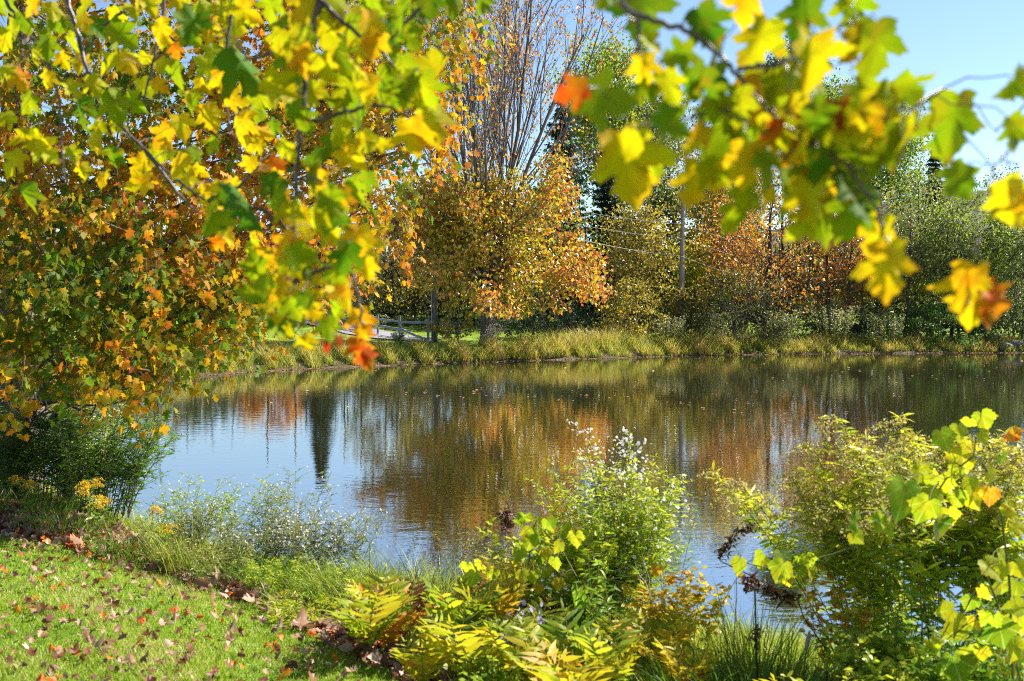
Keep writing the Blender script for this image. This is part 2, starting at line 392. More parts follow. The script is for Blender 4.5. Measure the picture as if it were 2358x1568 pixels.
M['hill'] = plain_mat('wooded hill', (0.035, 0.05, 0.035), (0.13, 0.11, 0.06), 0.02, bump=0.0, detail=8)

def sun_dir_tip():
    return np.array([sdir.x, sdir.y, sdir.z])

# ------------------------------------------------------------------ terrain
def on_water(px, py):
    a = (px - 1179) / F; b = -(py - 784) / F
    dz = -math.sin(PITCH) + b * math.cos(PITCH)
    t = -CAMZ / dz
    return (a * t, (math.cos(PITCH) + b * math.sin(PITCH)) * t)

FAR = [on_water(px, py) for px, py in [(250, 884), (400, 870), (600, 856), (800, 846), (1000, 838), (1300, 828), (1600, 819), (1900, 815), (2150, 813), (2400, 812)]]
POND = np.array([(-16.5, 31), (-15.5, 25), (-10.5, 19.5), (-6.6, 15.2), (-3.7, 12.2), (-1.7, 10.5), (0.3, 9.5), (2.2, 8.7), (4.4, 7.7), (8, 6.6), (15, 6.5), (42, 12), (62, 35), (50, 62)] + FAR[::-1])

def pond_sd(x, y):
    """signed distance to the shoreline, positive on land"""
    p = np.stack([np.asarray(x, float), np.asarray(y, float)], -1)
    best = np.full(p.shape[:-1], 1e9); inside = np.zeros(p.shape[:-1], bool)
    n = len(POND)
    for i in range(n):
        a = POND[i]; b = POND[(i + 1) % n]; e = b - a
        w = p - a
        t = np.clip((w @ e) / (e @ e), 0, 1)
        d = np.linalg.norm(w - t[..., None] * e, axis=-1)
        best = np.minimum(best, d)
        c = ((a[1] <= p[..., 1]) != (b[1] <= p[..., 1]))
        if abs(e[1]) > 1e-9:
            xi = a[0] + (p[..., 1] - a[1]) / e[1] * e[0]
            inside ^= c & (p[..., 0] < xi)
    return np.where(inside, -best, best)

def ground(x, y):
    x = np.asarray(x, float); y = np.asarray(y, float)
    d = pond_sd(x, y) + 0.12 * np.sin(x * 1.7 + y) + 0.1 * np.sin(y * 2.3 - x * 0.8)
    zn = np.interp(d, [-8, -1.5, 0, 0.35, 1.5, 3.5, 6, 10, 30, 100], [-1.8, -0.7, 0, 0.15, 0.48, 0.86, 1.08, 1.36, 1.7, 2.5])
    zf = np.interp(d, [-8, -1.5, 0, 0.4, 1.5, 6, 15, 30, 60, 200, 600, 3000], [-1.8, -0.7, 0, 0.2, 0.4, 0.7, 1.05, 1.8, 3, 10, 25, 60])
    w = np.clip((y - 20) / 16, 0, 1); w = w * w * (3 - 2 * w)
    z = zn * (1 - w) + zf * w
    return z + 0.025 * np.sin(x * 0.9 + 1) * np.sin(y * 1.1) * np.clip(d, 0, 1)

def gp(x, y):
    return np.array([x, y, float(ground(x, y))])

def base_at(px, d):
    """ground point seen in pixel column px at forward distance d"""
    x = (px - 1179) / F * d
    return gp(x, d)

def build_ground():
    def axis(lo, hi, fine, n):
        s = np.linspace(-1, 1, n)
        return s
    u = np.linspace(-1, 1, 300)
    xs = np.sign(u) * (np.sinh(np.abs(u) * 6.6) / np.sinh(6.6)) * 2500
    v = np.linspace(-0.33, 1, 330)
    ys = np.sign(v) * (np.sinh(np.abs(v) * 6.4) / np.sinh(6.4)) * 3500 + 7
    X, Y = np.meshgrid(xs, ys)
    Z = ground(X, Y)
    V = np.stack([X, Y, Z], -1).reshape(-1, 3)
    nx, ny = len(xs), len(ys)
    i = (np.arange(ny - 1)[:, None] * nx + np.arange(nx - 1)[None]).ravel()
    f4 = np.stack([i, i + 1, i + nx + 1, i + nx], -1)
    mb = MB(); sd = pond_sd(X, Y).ravel()
    L = np.zeros_like(V); L[:, 0] = sd
    mb.add(V, F4=f4, L=L)
    m, nt, N, Lk = new_mat('ground')
    out = N('ShaderNodeOutputMaterial'); pb = N('ShaderNodeBsdfPrincipled'); pb.inputs['Roughness'].default_value = 0.9; pb.inputs['Specular IOR Level'].default_value = 0.15
    tc = N('ShaderNodeTexCoord')
    n1 = N('ShaderNodeTexNoise'); n1.inputs['Scale'].default_value = 0.9; n1.inputs['Detail'].default_value = 8; n1.inputs['Roughness'].default_value = 0.7
    Lk(tc.outputs['Object'], n1.inputs['Vector'])
    r1 = N('ShaderNodeValToRGB'); set_ramp(r1, [(0.3, (0.07, 0.13, 0.012)), (0.5, (0.14, 0.22, 0.016)), (0.7, (0.26, 0.30, 0.03))])
    Lk(n1.outputs['Fac'], r1.inputs[0])
    n2 = N('ShaderNodeTexNoise'); n2.inputs['Scale'].default_value = 14; n2.inputs['Detail'].default_value = 6
    Lk(tc.outputs['Object'], n2.inputs['Vector'])
    r2 = N('ShaderNodeValToRGB'); set_ramp(r2, [(0.3, (0.03, 0.022, 0.012)), (0.7, (0.12, 0.09, 0.045))])
    Lk(n2.outputs['Fac'], r2.inputs[0])
    at = N('ShaderNodeAttribute'); at.attribute_name = 'luv'
    sp = N('ShaderNodeSeparateXYZ'); Lk(at.outputs['Vector'], sp.inputs[0])
    mr = N('ShaderNodeMapRange'); mr.inputs[1].default_value = 1.2; mr.inputs[2].default_value = 2.8
    Lk(sp.outputs[0], mr.inputs[0])
    mx = N('ShaderNodeMix'); mx.data_type = 'RGBA'
    Lk(mr.outputs[0], mx.inputs['Factor']); Lk(r2.outputs[0], mx.inputs['A']); Lk(r1.outputs[0], mx.inputs['B'])
    Lk(mx.outputs['Result'], pb.inputs['Base Color'])
    b = N('ShaderNodeBump'); b.inputs['Strength'].default_value = 0.6; b.inputs['Distance'].default_value = 0.05
    Lk(n2.outputs['Fac'], b.inputs['Height']); Lk(b.outputs[0], pb.inputs['Normal'])
    Lk(pb.outputs[0], out.inputs[0])
    o = mb.build('ground', m); tag(o, kind='structure')

def build_water():
    mb = MB()
    c = [(-22, 4), (75, 4), (75, 75), (-22, 75)]
    mb.add([(x, y, 0.0) for x, y in c], F4=[[0, 1, 2, 3]])
    m, nt, N, L = new_mat('pond water')
    out = N('ShaderNodeOutputMaterial'); pb = N('ShaderNodeBsdfPrincipled')
    pb.inputs['Base Color'].default_value = (0.022, 0.022, 0.008, 1)
    pb.inputs['Roughness'].default_value = 0.02
    pb.inputs['IOR'].default_value = 12.0
    tc = N('ShaderNodeTexCoord')
    hs = []
    for sc, st, am in ((2.2, (1, 1.8, 1), 1.0), (7.0, (1, 1.6, 1), 0.42), (19.0, (1, 1.3, 1), 0.10)):
        mp = N('ShaderNodeMapping'); mp.inputs['Scale'].default_value = st
        L(tc.outputs['Object'], mp.inputs[0])
        no = N('ShaderNodeTexNoise'); no.inputs['Scale'].default_value = sc; no.inputs['Detail'].default_value = 1.5
        L(mp.outputs[0], no.inputs['Vector'])
        mu = N('ShaderNodeMath'); mu.operation = 'MULTIPLY'; mu.inputs[1].default_value = am
        L(no.outputs['Fac'], mu.inputs[0]); hs.append(mu)
    a = N('ShaderNodeMath'); L(hs[0].outputs[0], a.inputs[0]); L(hs[1].outputs[0], a.inputs[1])
    a2 = N('ShaderNodeMath'); L(a.outputs[0], a2.inputs[0]); L(hs[2].outputs[0], a2.inputs[1])
    # breeze patches: some of the pond is calmer
    br = N('ShaderNodeTexNoise'); br.inputs['Scale'].default_value = 0.12; L(tc.outputs['Object'], br.inputs['Vector'])
    mr = N('ShaderNodeMapRange'); mr.inputs[1].default_value = 0.35; mr.inputs[2].default_value = 0.65; mr.inputs[3].default_value = 0.45; mr.inputs[4].default_value = 1.0
    L(br.outputs['Fac'], mr.inputs[0])
    b = N('ShaderNodeBump'); b.inputs['Distance'].default_value = 0.0026
    L(mr.outputs[0], b.inputs['Strength']); L(a2.outputs[0], b.inputs['Height']); L(b.outputs[0], pb.inputs['Normal'])
    L(pb.outputs[0], out.inputs[0])
    o = mb.build('pond_water', m, smooth=False); tag(o, kind='structure')

def build_road():
    c = np.array([(-42, 125), (-29, 104), (-18.2, 83), (-12.2, 70), (-7.6, 61.5), (-5.6, 59.6), (-4.4, 59.4)], float)
    t = np.linspace(0, len(c) - 1, 120); i = np.arange(len(c))
    pts = np.stack([np.interp(t, i, c[:, 0]), np.interp(t, i, c[:, 1])], -1)
    k = np.ones(7) / 7
    sm = np.stack([np.convolve(np.pad(pts[:, j], 3, mode='edge'), k, 'valid') for j in (0, 1)], -1)
    d = nrm(np.gradient(sm, axis=0)); s = np.stack([-d[:, 1], d[:, 0]], -1)
    V = []
    for w in (-1.6, -0.8, 0, 0.8, 1.6):
        q = sm + s * w
        V.append(np.stack([q[:, 0], q[:, 1], ground(q[:, 0], q[:, 1]) + 0.07], -1))
    V = np.stack(V, 1); n = len(V)
    ii = (np.arange(n - 1)[:, None] * 5 + np.arange(4)[None]).ravel()
    mb = MB(); mb.add(V.reshape(-1, 3), F4=np.stack([ii, ii + 1, ii + 6, ii + 5], -1))
    tag(mb.build('road', M['road']), kind='structure')

def build_hills():
    xs = np.linspace(-2500, 2500, 160); ys = np.linspace(1300, 2400, 24)
    X, Y = np.meshgrid(xs, ys)
    ridge = 40 + 190 * np.exp(-((X - 1000) / 480) ** 2) + 90 * np.exp(-((X + 900) / 800) ** 2) + 8 * np.sin(X * 0.013) + 5 * np.sin(X * 0.041 + 1)
    Z = ridge * np.sin(np.clip((Y - 1300) / 1000, 0, 1) * np.pi / 2) + 4 * np.sin(X * .05 + Y * .03)
    V = np.stack([X, Y, Z + 20], -1).reshape(-1, 3)
    nx = len(xs); i = (np.arange(len(ys) - 1)[:, None] * nx + np.arange(nx - 1)[None]).ravel()
    mb = MB(); mb.add(V, F4=np.stack([i, i + 1, i + nx + 1, i + nx], -1))
    tag(mb.build('hills', M['hill']), kind='structure')

build_ground(); build_water(); build_road(); build_hills()

# ------------------------------------------------------------------ trees
PROFILE = {
    'round': lambda h: np.sqrt(np.clip(1 - ((h - 0.48) / 0.54) ** 2, 0, 1)),
    'egg': lambda h: np.clip(np.sqrt(np.clip(1 - ((h - 0.36) / 0.66) ** 2, 0, 1)), 0, 1),
    'column': lambda h: np.clip(1 - np.abs(h - 0.45) ** 3 * 6, 0.12, 1),
    'vase': lambda h: np.clip(0.35 + h * 0.9, 0, 1) * np.sqrt(np.clip(1.04 - h ** 4, 0, 1)),
    'bush': lambda h: np.sqrt(np.clip(1 - (h * 0.97) ** 2.2, 0, 1)),
}

def clump_tree(name, label, cat, px, D, top, w, mat, profile='egg', bottom=None, ncl=70, lpc=70, ls=0.2, tone=(0.0, 1.0), group=None, bark='bark_dark', tr=0.16,
               seed=1, gap=0.55, stems=1, lean=0.0, depth=1.0, T=DIAMOND, clump=0.16):
    """tree: tapered trunk(s), a branch out to every leaf clump, leaves scattered through each clump"""
    rng = np.random.default_rng(seed)
    b = base_at(px, D)
    H = float(P(px, top, D)[2] - b[2])
    cb = 0.12 * H if bottom is None else max(0.0, float(P(px, bottom, D)[2] - b[2]))
    Rr = w * 0.5 * D / F
    root = empty(name, b, label, cat, group)
    lm, wm = MB(), MB()
    tops = []
    for s in range(stems):
        a = rng.random() * 6.28
        off = np.array([math.cos(a), math.sin(a), 0]) * (0.25 * Rr if stems > 1 else 0)
        p = curve(b + off * 0.3 - [0, 0, 0.1], b + off + [lean * H, 0, H * 0.93], 9, 0, 0.012 * H, rng)
        tube(wm, p, np.linspace(tr, 0.025, 9) * (1 if stems == 1 else 0.7), 7)
        tops.append(p)
    pf = PROFILE[profile]
    hs = []
    while len(hs) < ncl:
        h = rng.random()
        if rng.random() < float(pf(np.array(h))) + 0.08: hs.append(h)
    hs = np.array(hs)
    rr = np.sqrt(rng.random(ncl) * 0.85 + 0.15) * pf(hs) * Rr * (0.78 + 0.34 * rng.random(ncl))
    th = rng.random(ncl) * 2 * np.pi
    C = np.stack([b[0] + lean * H * hs + rr * np.cos(th), b[1] + depth * rr * np.sin(th), b[2] + cb + hs * (H - cb) * 0.97], -1)
    ct = rng.random(ncl)
    for i in range(ncl):
        tk = tops[i % stems]
        horiz = math.hypot(*(C[i, :2] - b[:2]))
        za = np.clip(C[i, 2] - 0.55 * horiz - 0.05 * H, b[2] + 0.15 * cb + 0.05 * H, b[2] + 0.9 * H)
        a0 = np.array([np.interp(za, tk[:, 2], tk[:, j]) for j in range(3)])
        bp = curve(a0, C[i], 6, 0.06 * horiz, 0.05 * Rr * 0.5, rng)
        r0 = tr * 0.32 * np.clip(1 - (za - b[2]) / H, 0.25, 1)
        tube(wm, bp, np.linspace(r0, 0.012, 6), 4)
        for q in range(2):
            e = C[i] + rng.normal(size=3) * clump * H * 0.28
            tube(wm, curve(bp[3], e, 4, 0, 0.02 * H * .3, rng), np.linspace(0.02, 0.006, 4), 3)
    lpc = int(lpc * (1.5 if D > 77 else 0.85)); ls = ls * (1.35 if D > 77 else 1.22)
    n = ncl * lpc
    idx = np.repeat(np.arange(ncl), lpc)
    sg = clump * min(Rr * 1.3, H * 0.32) * (0.8 + 0.7 * rng.random(ncl))
    pos = C[idx] + rng.normal(size=(n, 3)) * sg[idx][:, None] * np.array([1.15, 1.15, 0.8])
    pos = pos[pos[:, 2] > b[2] + 0.05]
    idx = idx[:len(pos)]
    n = len(pos)
    t = np.clip(tone[0] + (tone[1] - tone[0]) * (0.55 * ct[idx] + 0.45 * rng.random(n)), 0, 1)
    yd = rng.normal(size=(n, 3)) + [0, 0, -0.7]
    leaves(lm, T, pos, yd, rand_unit(rng, n) + [0, 0, 0.5], ls * (0.65 + 0.7 * rng.random(n)), t, bend=0.15 * rng.random(n), rng=rng)
    wm.build('trunk', M[bark], root, b)
    lm.build('crown', M[mat], root, b, smooth=False)
    return root

def conifer(name, label, px, D, top, w, mat='dark', seed=1, group=None, droop=0.3, dens=1.0, bottom=0.06):
    rng = np.random.default_rng(seed)
    b = base_at(px, D)
    H = float(P(px, top, D)[2] - b[2]); Rr = w * 0.5 * D / F
    root = empty(name, b, label, 'tree', group)
    lm, wm = MB(), MB()
    tube(wm, curve(b, b + [0, 0, H], 8), np.linspace(0.02 * H * .7, 0.01, 8), 7)
    nl = int(46 * dens)
    for l in range(nl):
        h = bottom + (1 - bottom) * (l + rng.random() * 0.6) / nl
        r = Rr * (1 - h) ** 0.8 * (0.6 + 0.6 * rng.random()) + 0.05
        k = 7 if h < 0.75 else 5
        for q in range(k):
            if rng.random() < 0.14: continue
            a = (q + rng.random() * 0.8) / k * 6.283
            rl = r * (0.6 + 0.5 * rng.random())
            d = np.array([math.cos(a), math.sin(a), 0])
            p0 = b + [0, 0, h * H]
            t = np.linspace(0, 1, 6)
            br = p0 + d * (rl * t)[:, None] + np.array([0, 0, 1.0]) * (rl * (-droop * t + 0.25 * t ** 3))[:, None]
            tube(wm, br, np.linspace(0.03, 0.006, 6), 3)
            m = int(18 + 34 * rl)
            s = rng.random(m) ** 0.7
            pos = np.stack([np.interp(s, t, br[:, j]) for j in range(3)], -1) + rng.normal(size=(m, 3)) * [0.05, 0.05, 0.04]
            side = np.cross(d, [0, 0, 1.0])
            yd = d * 0.6 + side * rng.choice([-1, 1], (m, 1)) * (0.4 + rng.random((m, 1))) + rng.normal(size=(m, 3)) * 0.25 + [0, 0, -0.35]
            leaves(lm, LANCE, pos, yd, rand_unit(rng, m) * 0.6 + [0, 0, 1], 0.28 + 0.3 * rng.random(m), rng.random(m), bend=0.2, rng=rng)
    wm.build('trunk', M['bark_dark'], root, b); lm.build('crown', M[mat], root, b, smooth=False)
    return root

def grow(wm, start, d, length, radius, level, spec, rng, ends):
    """recursive limb: bends toward vertical, forks, ends in twigs (collected in ends)"""
    n = 7 if level < 2 else 5
    pts = [np.array(start, float)]; d = nrm(d)
    up = spec['up'][min(level, len(spec['up']) - 1)]
    for i in range(n - 1):
        d = nrm(d + np.array([0, 0, up]) + rng.normal(size=3) * spec['wob'])
        pts.append(pts[-1] + d * length / (n - 1))
    pts = np.array(pts)
    tube(wm, pts, np.linspace(radius, max(radius * 0.35, 0.006), n), 8 if level == 0 else (5 if level < 2 else 3))
    if level >= spec['levels']:
        ends.append(pts); return
    k = spec['kids'][level]
    for j in range(k):
        t = spec['t0'] + (1 - spec['t0']) * (j + rng.random()) / k
        q = t * (n - 1); i = min(int(q), n - 2); f = q - i
        p = pts[i] * (1 - f) + pts[i + 1] * f
        dd = nrm(pts[i + 1] - pts[i])
        side = nrm(np.cross(dd, rng.normal(size=3)))
        ang = spec['ang'] * (0.6 + 0.8 * rng.random())
        nd = dd * math.cos(ang) + side * math.sin(ang)
        grow(wm, p, nd, length * spec['ratio'] * (0.6 + 0.6 * rng.random()) * (1.1 - 0.45 * t), max(radius * 0.42 * (1.1 - 0.5 * t), 0.008), level + 1, spec, rng, ends)

def big_maple():
    rng = np.random.default_rng(21)
    b = base_at(1120, 56.5)
    root = empty('maple_tree', b, 'tall grey maple on the far bank, nearly bare above and gold below', 'tree')
    wm, lm = MB(), MB()
    s = 56.5 / F
    p = np.array([b - [0, 0, .15], b + [0, 0, 0.5], b + [0.03, 0, 1.3], b + [0.02, 0, 2.3], b + [0.05, 0, 3.4]])
    tube(wm, p, [0.55, 0.37, 0.33, 0.36, 0.28], 12)
    fork = b + [0, 0, 2.5]
    ends = []
    spec = dict(up=[0.035, 0.06, 0.06, 0.02], wob=0.05, levels=3, kids=[10, 6, 4], t0=0.22, ang=0.40, ratio=0.46)
    k = 19
    for i in range(k):
        a = i / k * 6.283 * 3 + rng.random() * 0.4
        til = 0.05 + 0.50 * ((i * 0.618) % 1.0)
        d = np.array([math.cos(a) * math.sin(til) + 0.07, math.sin(a) * math.sin(til), math.cos(til)])
        L = (18.5 - 5.0 * til) * (0.78 + 0.30 * rng.random())
        grow(wm, fork + np.array([math.cos(a), math.sin(a), 0]) * 0.25 + [0, 0, rng.random() * 1.6], d, L, 0.085 + 0.05 * (i % 4 == 0), 0, spec, rng, ends)
    low = []
    spec2 = dict(up=[0.035, 0.02, -0.02, -0.05], wob=0.10, levels=3, kids=[8, 5, 4], t0=0.12, ang=0.85, ratio=0.48)
    for i in range(19):
        a = i / 19 * 6.283 + rng.random() * 0.4
        til = 0.7 + 0.85 * rng.random()
        d = np.array([math.cos(a) * math.sin(til), math.sin(a) * math.sin(til), math.cos(til)])
        grow(wm, fork + [0, 0, rng.random() * 3.0 - 0.5], d, 5.3 + 2.0 * rng.random(), 0.085, 0, spec2, rng, low)
    pos, tn, sz = [], [], []
    for e in ends:
        z = e[-1, 2] - b[2]
        k = rng.poisson(np.interp(z, [3, 7, 10, 14, 17, 22], [5, 3.6, 1.8, 1.1, 1.9, 2.6]))
        for q in range(k):
            i = rng.integers(1, len(e)); f = rng.random()
            pos.append(e[i - 1] * (1 - f) + e[i] * f + rng.normal(size=3) * 0.12)
            tn.append(rng.normal(0.70 if z > 7 else 0.45, 0.17)); sz.append(0.13 + 0.05 * rng.random())
    for e in low:
        hd_ = math.hypot(e[-1, 0] - b[0], e[-1, 1] - b[1])
        ct = rng.normal(np.interp(hd_, [0, 2.5, 6], [0.30, 0.40, 0.66]), 0.14)
        for q in range(8):
            i = rng.integers(1, len(e)); f = rng.random()
            pos.append(e[i - 1] * (1 - f) + e[i] * f + rng.normal(size=3) * [0.34, 0.34, 0.28])
            tn.append(ct + rng.normal() * 0.16); sz.append(0.17 + 0.09 * rng.random())
    pos = np.array(pos); n = len(pos)
    keep = pos[:, 2] > b[2] + 1.9 - 0.12 * np.minimum(np.abs(pos[:, 0] - b[0]), 6)
    leaves(lm, DIAMOND, pos[keep], (rng.normal(size=(n, 3)) + [0, 0, -0.8])[keep], (rand_unit(rng, n) + [0, 0, 0.4])[keep], np.array(sz)[keep] * 1.15, np.clip(np.array(tn), 0, 1)[keep], rng=rng)
    print('big maple', len(ends), len(low), n)
    wm.build('trunk', M['bark'], root, b); lm.build('crown', M['bare_maple'], root, b, smooth=False)

def left_maple():
    rng = np.random.default_rng(5)
    b = base_at(30, 14.0)
    root = empty('maple_tree', b, 'large near maple with green and orange leaves hanging over the pond at left', 'tree')
    wm, lm = MB(), MB()
    trunk = curve(b - [0, 0, .2], b + [0.5, -0.3, 9.0], 9, 0, 0.08, rng)
    tube(wm, trunk, np.linspace(0.34, 0.09, 9), 10)
    blobs = [(130, 620, 10.8, 300, 190, 1.7, 1.0), (400, 560, 11.2, 260, 210, 1.8, 1.0), (90, 330, 12.2, 320, 300, 2.2, .8), (440, 250, 12.4, 330, 290, 2.2, .85),
             (740, 230, 12.8, 220, 250, 1.8, .9), (960, 110, 12.8, 165, 140, 1.2, .85), (850, 440, 12.2, 95, 170, 1.0, 0.9), (690, 610, 11.6, 150, 115, 1.0, 1.0),
             (560, 700, 10.6, 95, 85, .7, 1.0), (110, 820, 9.8, 150, 100, .9, 0.8), (310, 850, 9.6, 95, 75, .6, .8), (1010, 270, 12.4, 55, 110, .6, .7),
             (-230, 480, 12, 260, 480, 2.2, .5), (250, -120, 12.4, 640, 150, 2.4, .6), (400, 750, 10.4, 200, 80, 0.9, .9), (850, -60, 12.8, 270, 110, 1.6, .6)]
    pos, yd, nm, tn, sz = [], [], [], [], []
    for (px, py, d, rx, ry, rz, den) in blobs:
        c = P(px, py, d); s = d / F
        ax = np.array([rx * s, rz, ry * s])
        n = int(den * 0.66 * (rx * ry) / 100 + 18)
        u = rand_unit(rng, n) * (rng.random((n, 1)) ** 0.42)
        q = c + u * ax
        # a limb into each mass of leaves, side limbs inside it
        za = np.clip(c[2] - 1.2, b[2] + 1.0, b[2] + 8.5)
        a0 = np.array([np.interp(za, trunk[:, 2], trunk[:, j]) for j in range(3)])
        limb = curve(a0, c, 7, 0.25, 0.09, rng)
        tube(wm, limb, np.linspace(0.085, 0.02, 7), 6)
        for e in q[::max(1, n // 16)]:
            tube(wm, curve(limb[rng.integers(3, 7)], e, 5, 0.08, 0.05, rng), np.linspace(0.016, 0.004, 5), 4)
        dirs = nrm(u * ax + np.array([0, 0, -0.45]) * np.linalg.norm(u * ax, axis=1, keepdims=True) + rng.normal(size=(n, 3)) * 0.35)
        for i in range(n):
            ln = 0.22 + 0.25 * rng.random()
            tw = q[i] + dirs[i] * np.linspace(0, ln, 4)[:, None] + np.array([0, 0, -1.0]) * (np.linspace(0, 1, 4) ** 2 * 0.10)[:, None]
            if i % 2 == 0: tube(wm, tw, np.linspace(0.005, 0.002, 4), 3)
            k = rng.integers(6, 11)
            f = rng.random(k)
            pp = np.stack([np.interp(f, np.linspace(0, 1, 4), tw[:, j]) for j in range(3)], -1) + rng.normal(size=(k, 3)) * 0.05
            g = math.sin(q[i, 0] * 1.9 + 1.0) * 0.5 + math.sin(q[i, 2] * 2.6 + q[i, 0] * 0.8) * 0.5
            hi = np.interp(q[i, 2], [1.9, 2.4, 3.2, 3.9, 4.6, 6.5], [0.68, 0.54, 0.49, 0.60, 0.60, 0.54])
            edge = 0.16 if px > 640 else 0.0
            base_t = hi + edge * 0.5 + 0.12 * g + rng.normal() * 0.12
            pos.append(pp); tn.append(base_t + rng.normal(size=k) * 0.085)
            out = nrm(np.array([u[i, 0], u[i, 1] - 0.4, 0.5]))
            yd.append(rng.normal(size=(k, 3)) * 0.5 + [dirs[i, 0] * .5, dirs[i, 1] * .5, -0.9]); nm.append(out + rng.normal(size=(k, 3)) * 0.55)
            sz.append(0.06 + 0.05 * rng.random(k))
    pos = np.concatenate(pos); n = len(pos)
    print('left maple leaves', n)
    leaves(lm, MAPLE_MID, pos, np.concatenate(yd), np.concatenate(nm), np.concatenate(sz), np.clip(np.concatenate(tn), 0, 1), bend=0.25 * rng.random(n), fold=0.25 * rng.normal(size=n), rng=rng)
    wm.build('trunk', M['bark'], root, b); lm.build('crown', M['maple_left'], root, b)

big_maple()
left_maple()

GT = 'trees along the far bank'
ct = clump_tree
# the second row, seen above and between the nearer trees
ct('poplar_tree', 'green gold poplar with a rounded top just right of the bare maple', 'tree', 1385, 88, 92, 210, 'ygreen', 'egg', 420, 90, 90, 0.22, (0.0, .75), GT, seed=31, tr=0.25)
ct('poplar_tree', 'pale green poplar behind the large yellow hanging leaf', 'tree', 1500, 92, 205, 200, 'grey', 'egg', 480, 80, 90, 0.22, (0.1, .95), GT, seed=32, tr=0.22)
conifer('hemlock_tree', 'dark hemlock right beside the crown of the bare maple', 1295, 80, 195, 230, 'dark', 33, GT, droop=0.25)
conifer('hemlock_tree', 'broad dark hemlock low behind the power wires', 1400, 78, 330, 230, 'dark', 34, GT, droop=0.25)
conifer('spruce_tree', 'slender dark spruce whose tip shows above the leaves at far right', 2150, 86, 318, 130, 'dark', 35, GT)
conifer('spruce_tree', 'dark spruce behind the orange curtain of the near maple', 737, 92, 425, 110, 'dark', 36, GT)
ct('aspen_tree', 'very tall thin aspen whose tip pokes up between maple leaves', 'tree', 1812, 100, 78, 120, 'grey', 'column', 260, 55, 70, 0.22, (0.0, .8), GT, seed=37, tr=0.2)
ct('ash_tree', 'green gold treetop behind the small red leaf', 'tree', 1915, 98, 188, 170, 'ygreen', 'egg', 480, 80, 80, 0.22, (0.0, .7), GT, seed=38, tr=0.22)
ct('ash_tree', 'rounded olive treetop sloping down toward the right sky', 'tree', 2030, 96, 205, 190, 'ygreen', 'egg', 480, 80, 80, 0.22, (0.0, .6), GT, seed=39, tr=0.22)
ct('ash_tree', 'thin gold speckled treetop showing through a gap in the leaves', 'tree', 1680, 97, 258, 190, 'gold', 'egg', 520, 60, 60, 0.2, (0.1, .8), GT, seed=40, tr=0.2)
# the front row
ct('maple_tree', 'gold brown maple standing right of the bare pole', 'tree', 1665, 78, 340, 190, 'gold', 'egg', 620, 90, 80, 0.18, (.2, .95), GT, seed=41)
ct('maple_tree', 'rusty orange maple with twin dark trunks at mid right', 'tree', 1760, 65, 385, 260, 'rust', 'egg', 720, 54, 56, 0.17, (0, 1), GT, seed=42, stems=2, tr=.24, bark='bark_dark', gap=.4)
ct('maple_tree', 'orange speckled maple peeking under the hanging leaf cluster', 'tree', 1860, 82, 330, 150, 'gold', 'egg', 600, 50, 36, 0.18, (.1, .9), GT, seed=43)
ct('maple_tree', 'thin orange sapling right of the twin trunks', 'tree', 1905, 67, 450, 220, 'rust', 'egg', 720, 44, 54, 0.16, (0, 1), GT, seed=44, bark='bark_dark', tr=.17)
ct('cherry_tree', 'yellow leaved slender tree left of the bare pole', 'tree', 1465, 66, 452, 190, 'gold', 'egg', 705, 95, 75, 0.17, (.1, .78), GT, seed=45)
ct('birch_tree', 'bright yellow young tree close behind the foot of the pole', 'tree', 1625, 84, 540, 170, 'ygreen', 'round', 700, 70, 90, 0.2, (.5, 1), GT, seed=46, tr=.1)
ct('willow_tree', 'pale grey green willow under the dark spruce tip', 'tree', 2110, 72, 400, 190, 'grey', 'egg', 680, 95, 85, 0.16, (.15, .95), GT, seed=47)
ct('willow_tree', 'yellow green willow left of the hanging orange leaf', 'tree', 2215, 67, 440, 210, 'ygreen', 'egg', 690, 95, 85, 0.15, (0, .62), GT, seed=48, stems=2, tr=.12)
ct('willow_tree', 'dull grey green willow at the right edge of the picture', 'tree', 2345, 67, 470, 240, 'grey', 'egg', 720, 100, 85, 0.15, (0, .8), GT, seed=49, stems=2, tr=.12)
ct('alder_tree', 'thin twiggy treetop against the sky beside the far hill', 'tree', 2300, 80, 388, 130, 'grey', 'vase', 520, 34, 16, 0.14, (0, .7), GT, seed=50, tr=.1)
ct('alder_tree', 'mixed gold and green alder with slender trunks below the brown spotted leaf', 'tree', 2000, 69, 430, 190, 'gold', 'egg', 690, 80, 70, 0.16, (0, .7), GT, seed=51, stems=3, tr=.1)
ct('maple_tree', 'gold tree behind the fence left of the pole', 'tree', 905, 74, 500, 230, 'gold', 'round', 715, 95, 75, 0.18, (.05, .8), GT, seed=52, tr=.14)
ct('maple_tree', 'low orange tree far back over the left lawn', 'tree', 625, 104, 545, 190, 'rust', 'round', 715, 70, 70, 0.25, (.2, 1), GT, seed=53)
ct('maple_tree', 'brown tree far back at the left behind the near maple', 'tree', 440, 108, 610, 260, 'rust', 'round', 720, 70, 70, 0.25, (0, .7), GT, seed=54)
ct('maple_tree', 'dim olive tree between fence and bare maple', 'tree', 1010, 76, 520, 190, 'gold', 'round', 720, 80, 70, 0.18, (0, .5), GT, seed=55, tr=.14)
ct('elm_tree', 'shadowed green tree behind the right side of the bare maple', 'tree', 1260, 74, 420, 240, 'green', 'round', 710, 90, 75, 0.2, (0, .7), GT, seed=56)
ct('elm_tree', 'dark green tree behind the pole and its wires', 'tree', 1590, 92, 560, 230, 'green', 'round', 715, 80, 80, 0.22, (0, .6), GT, seed=57)

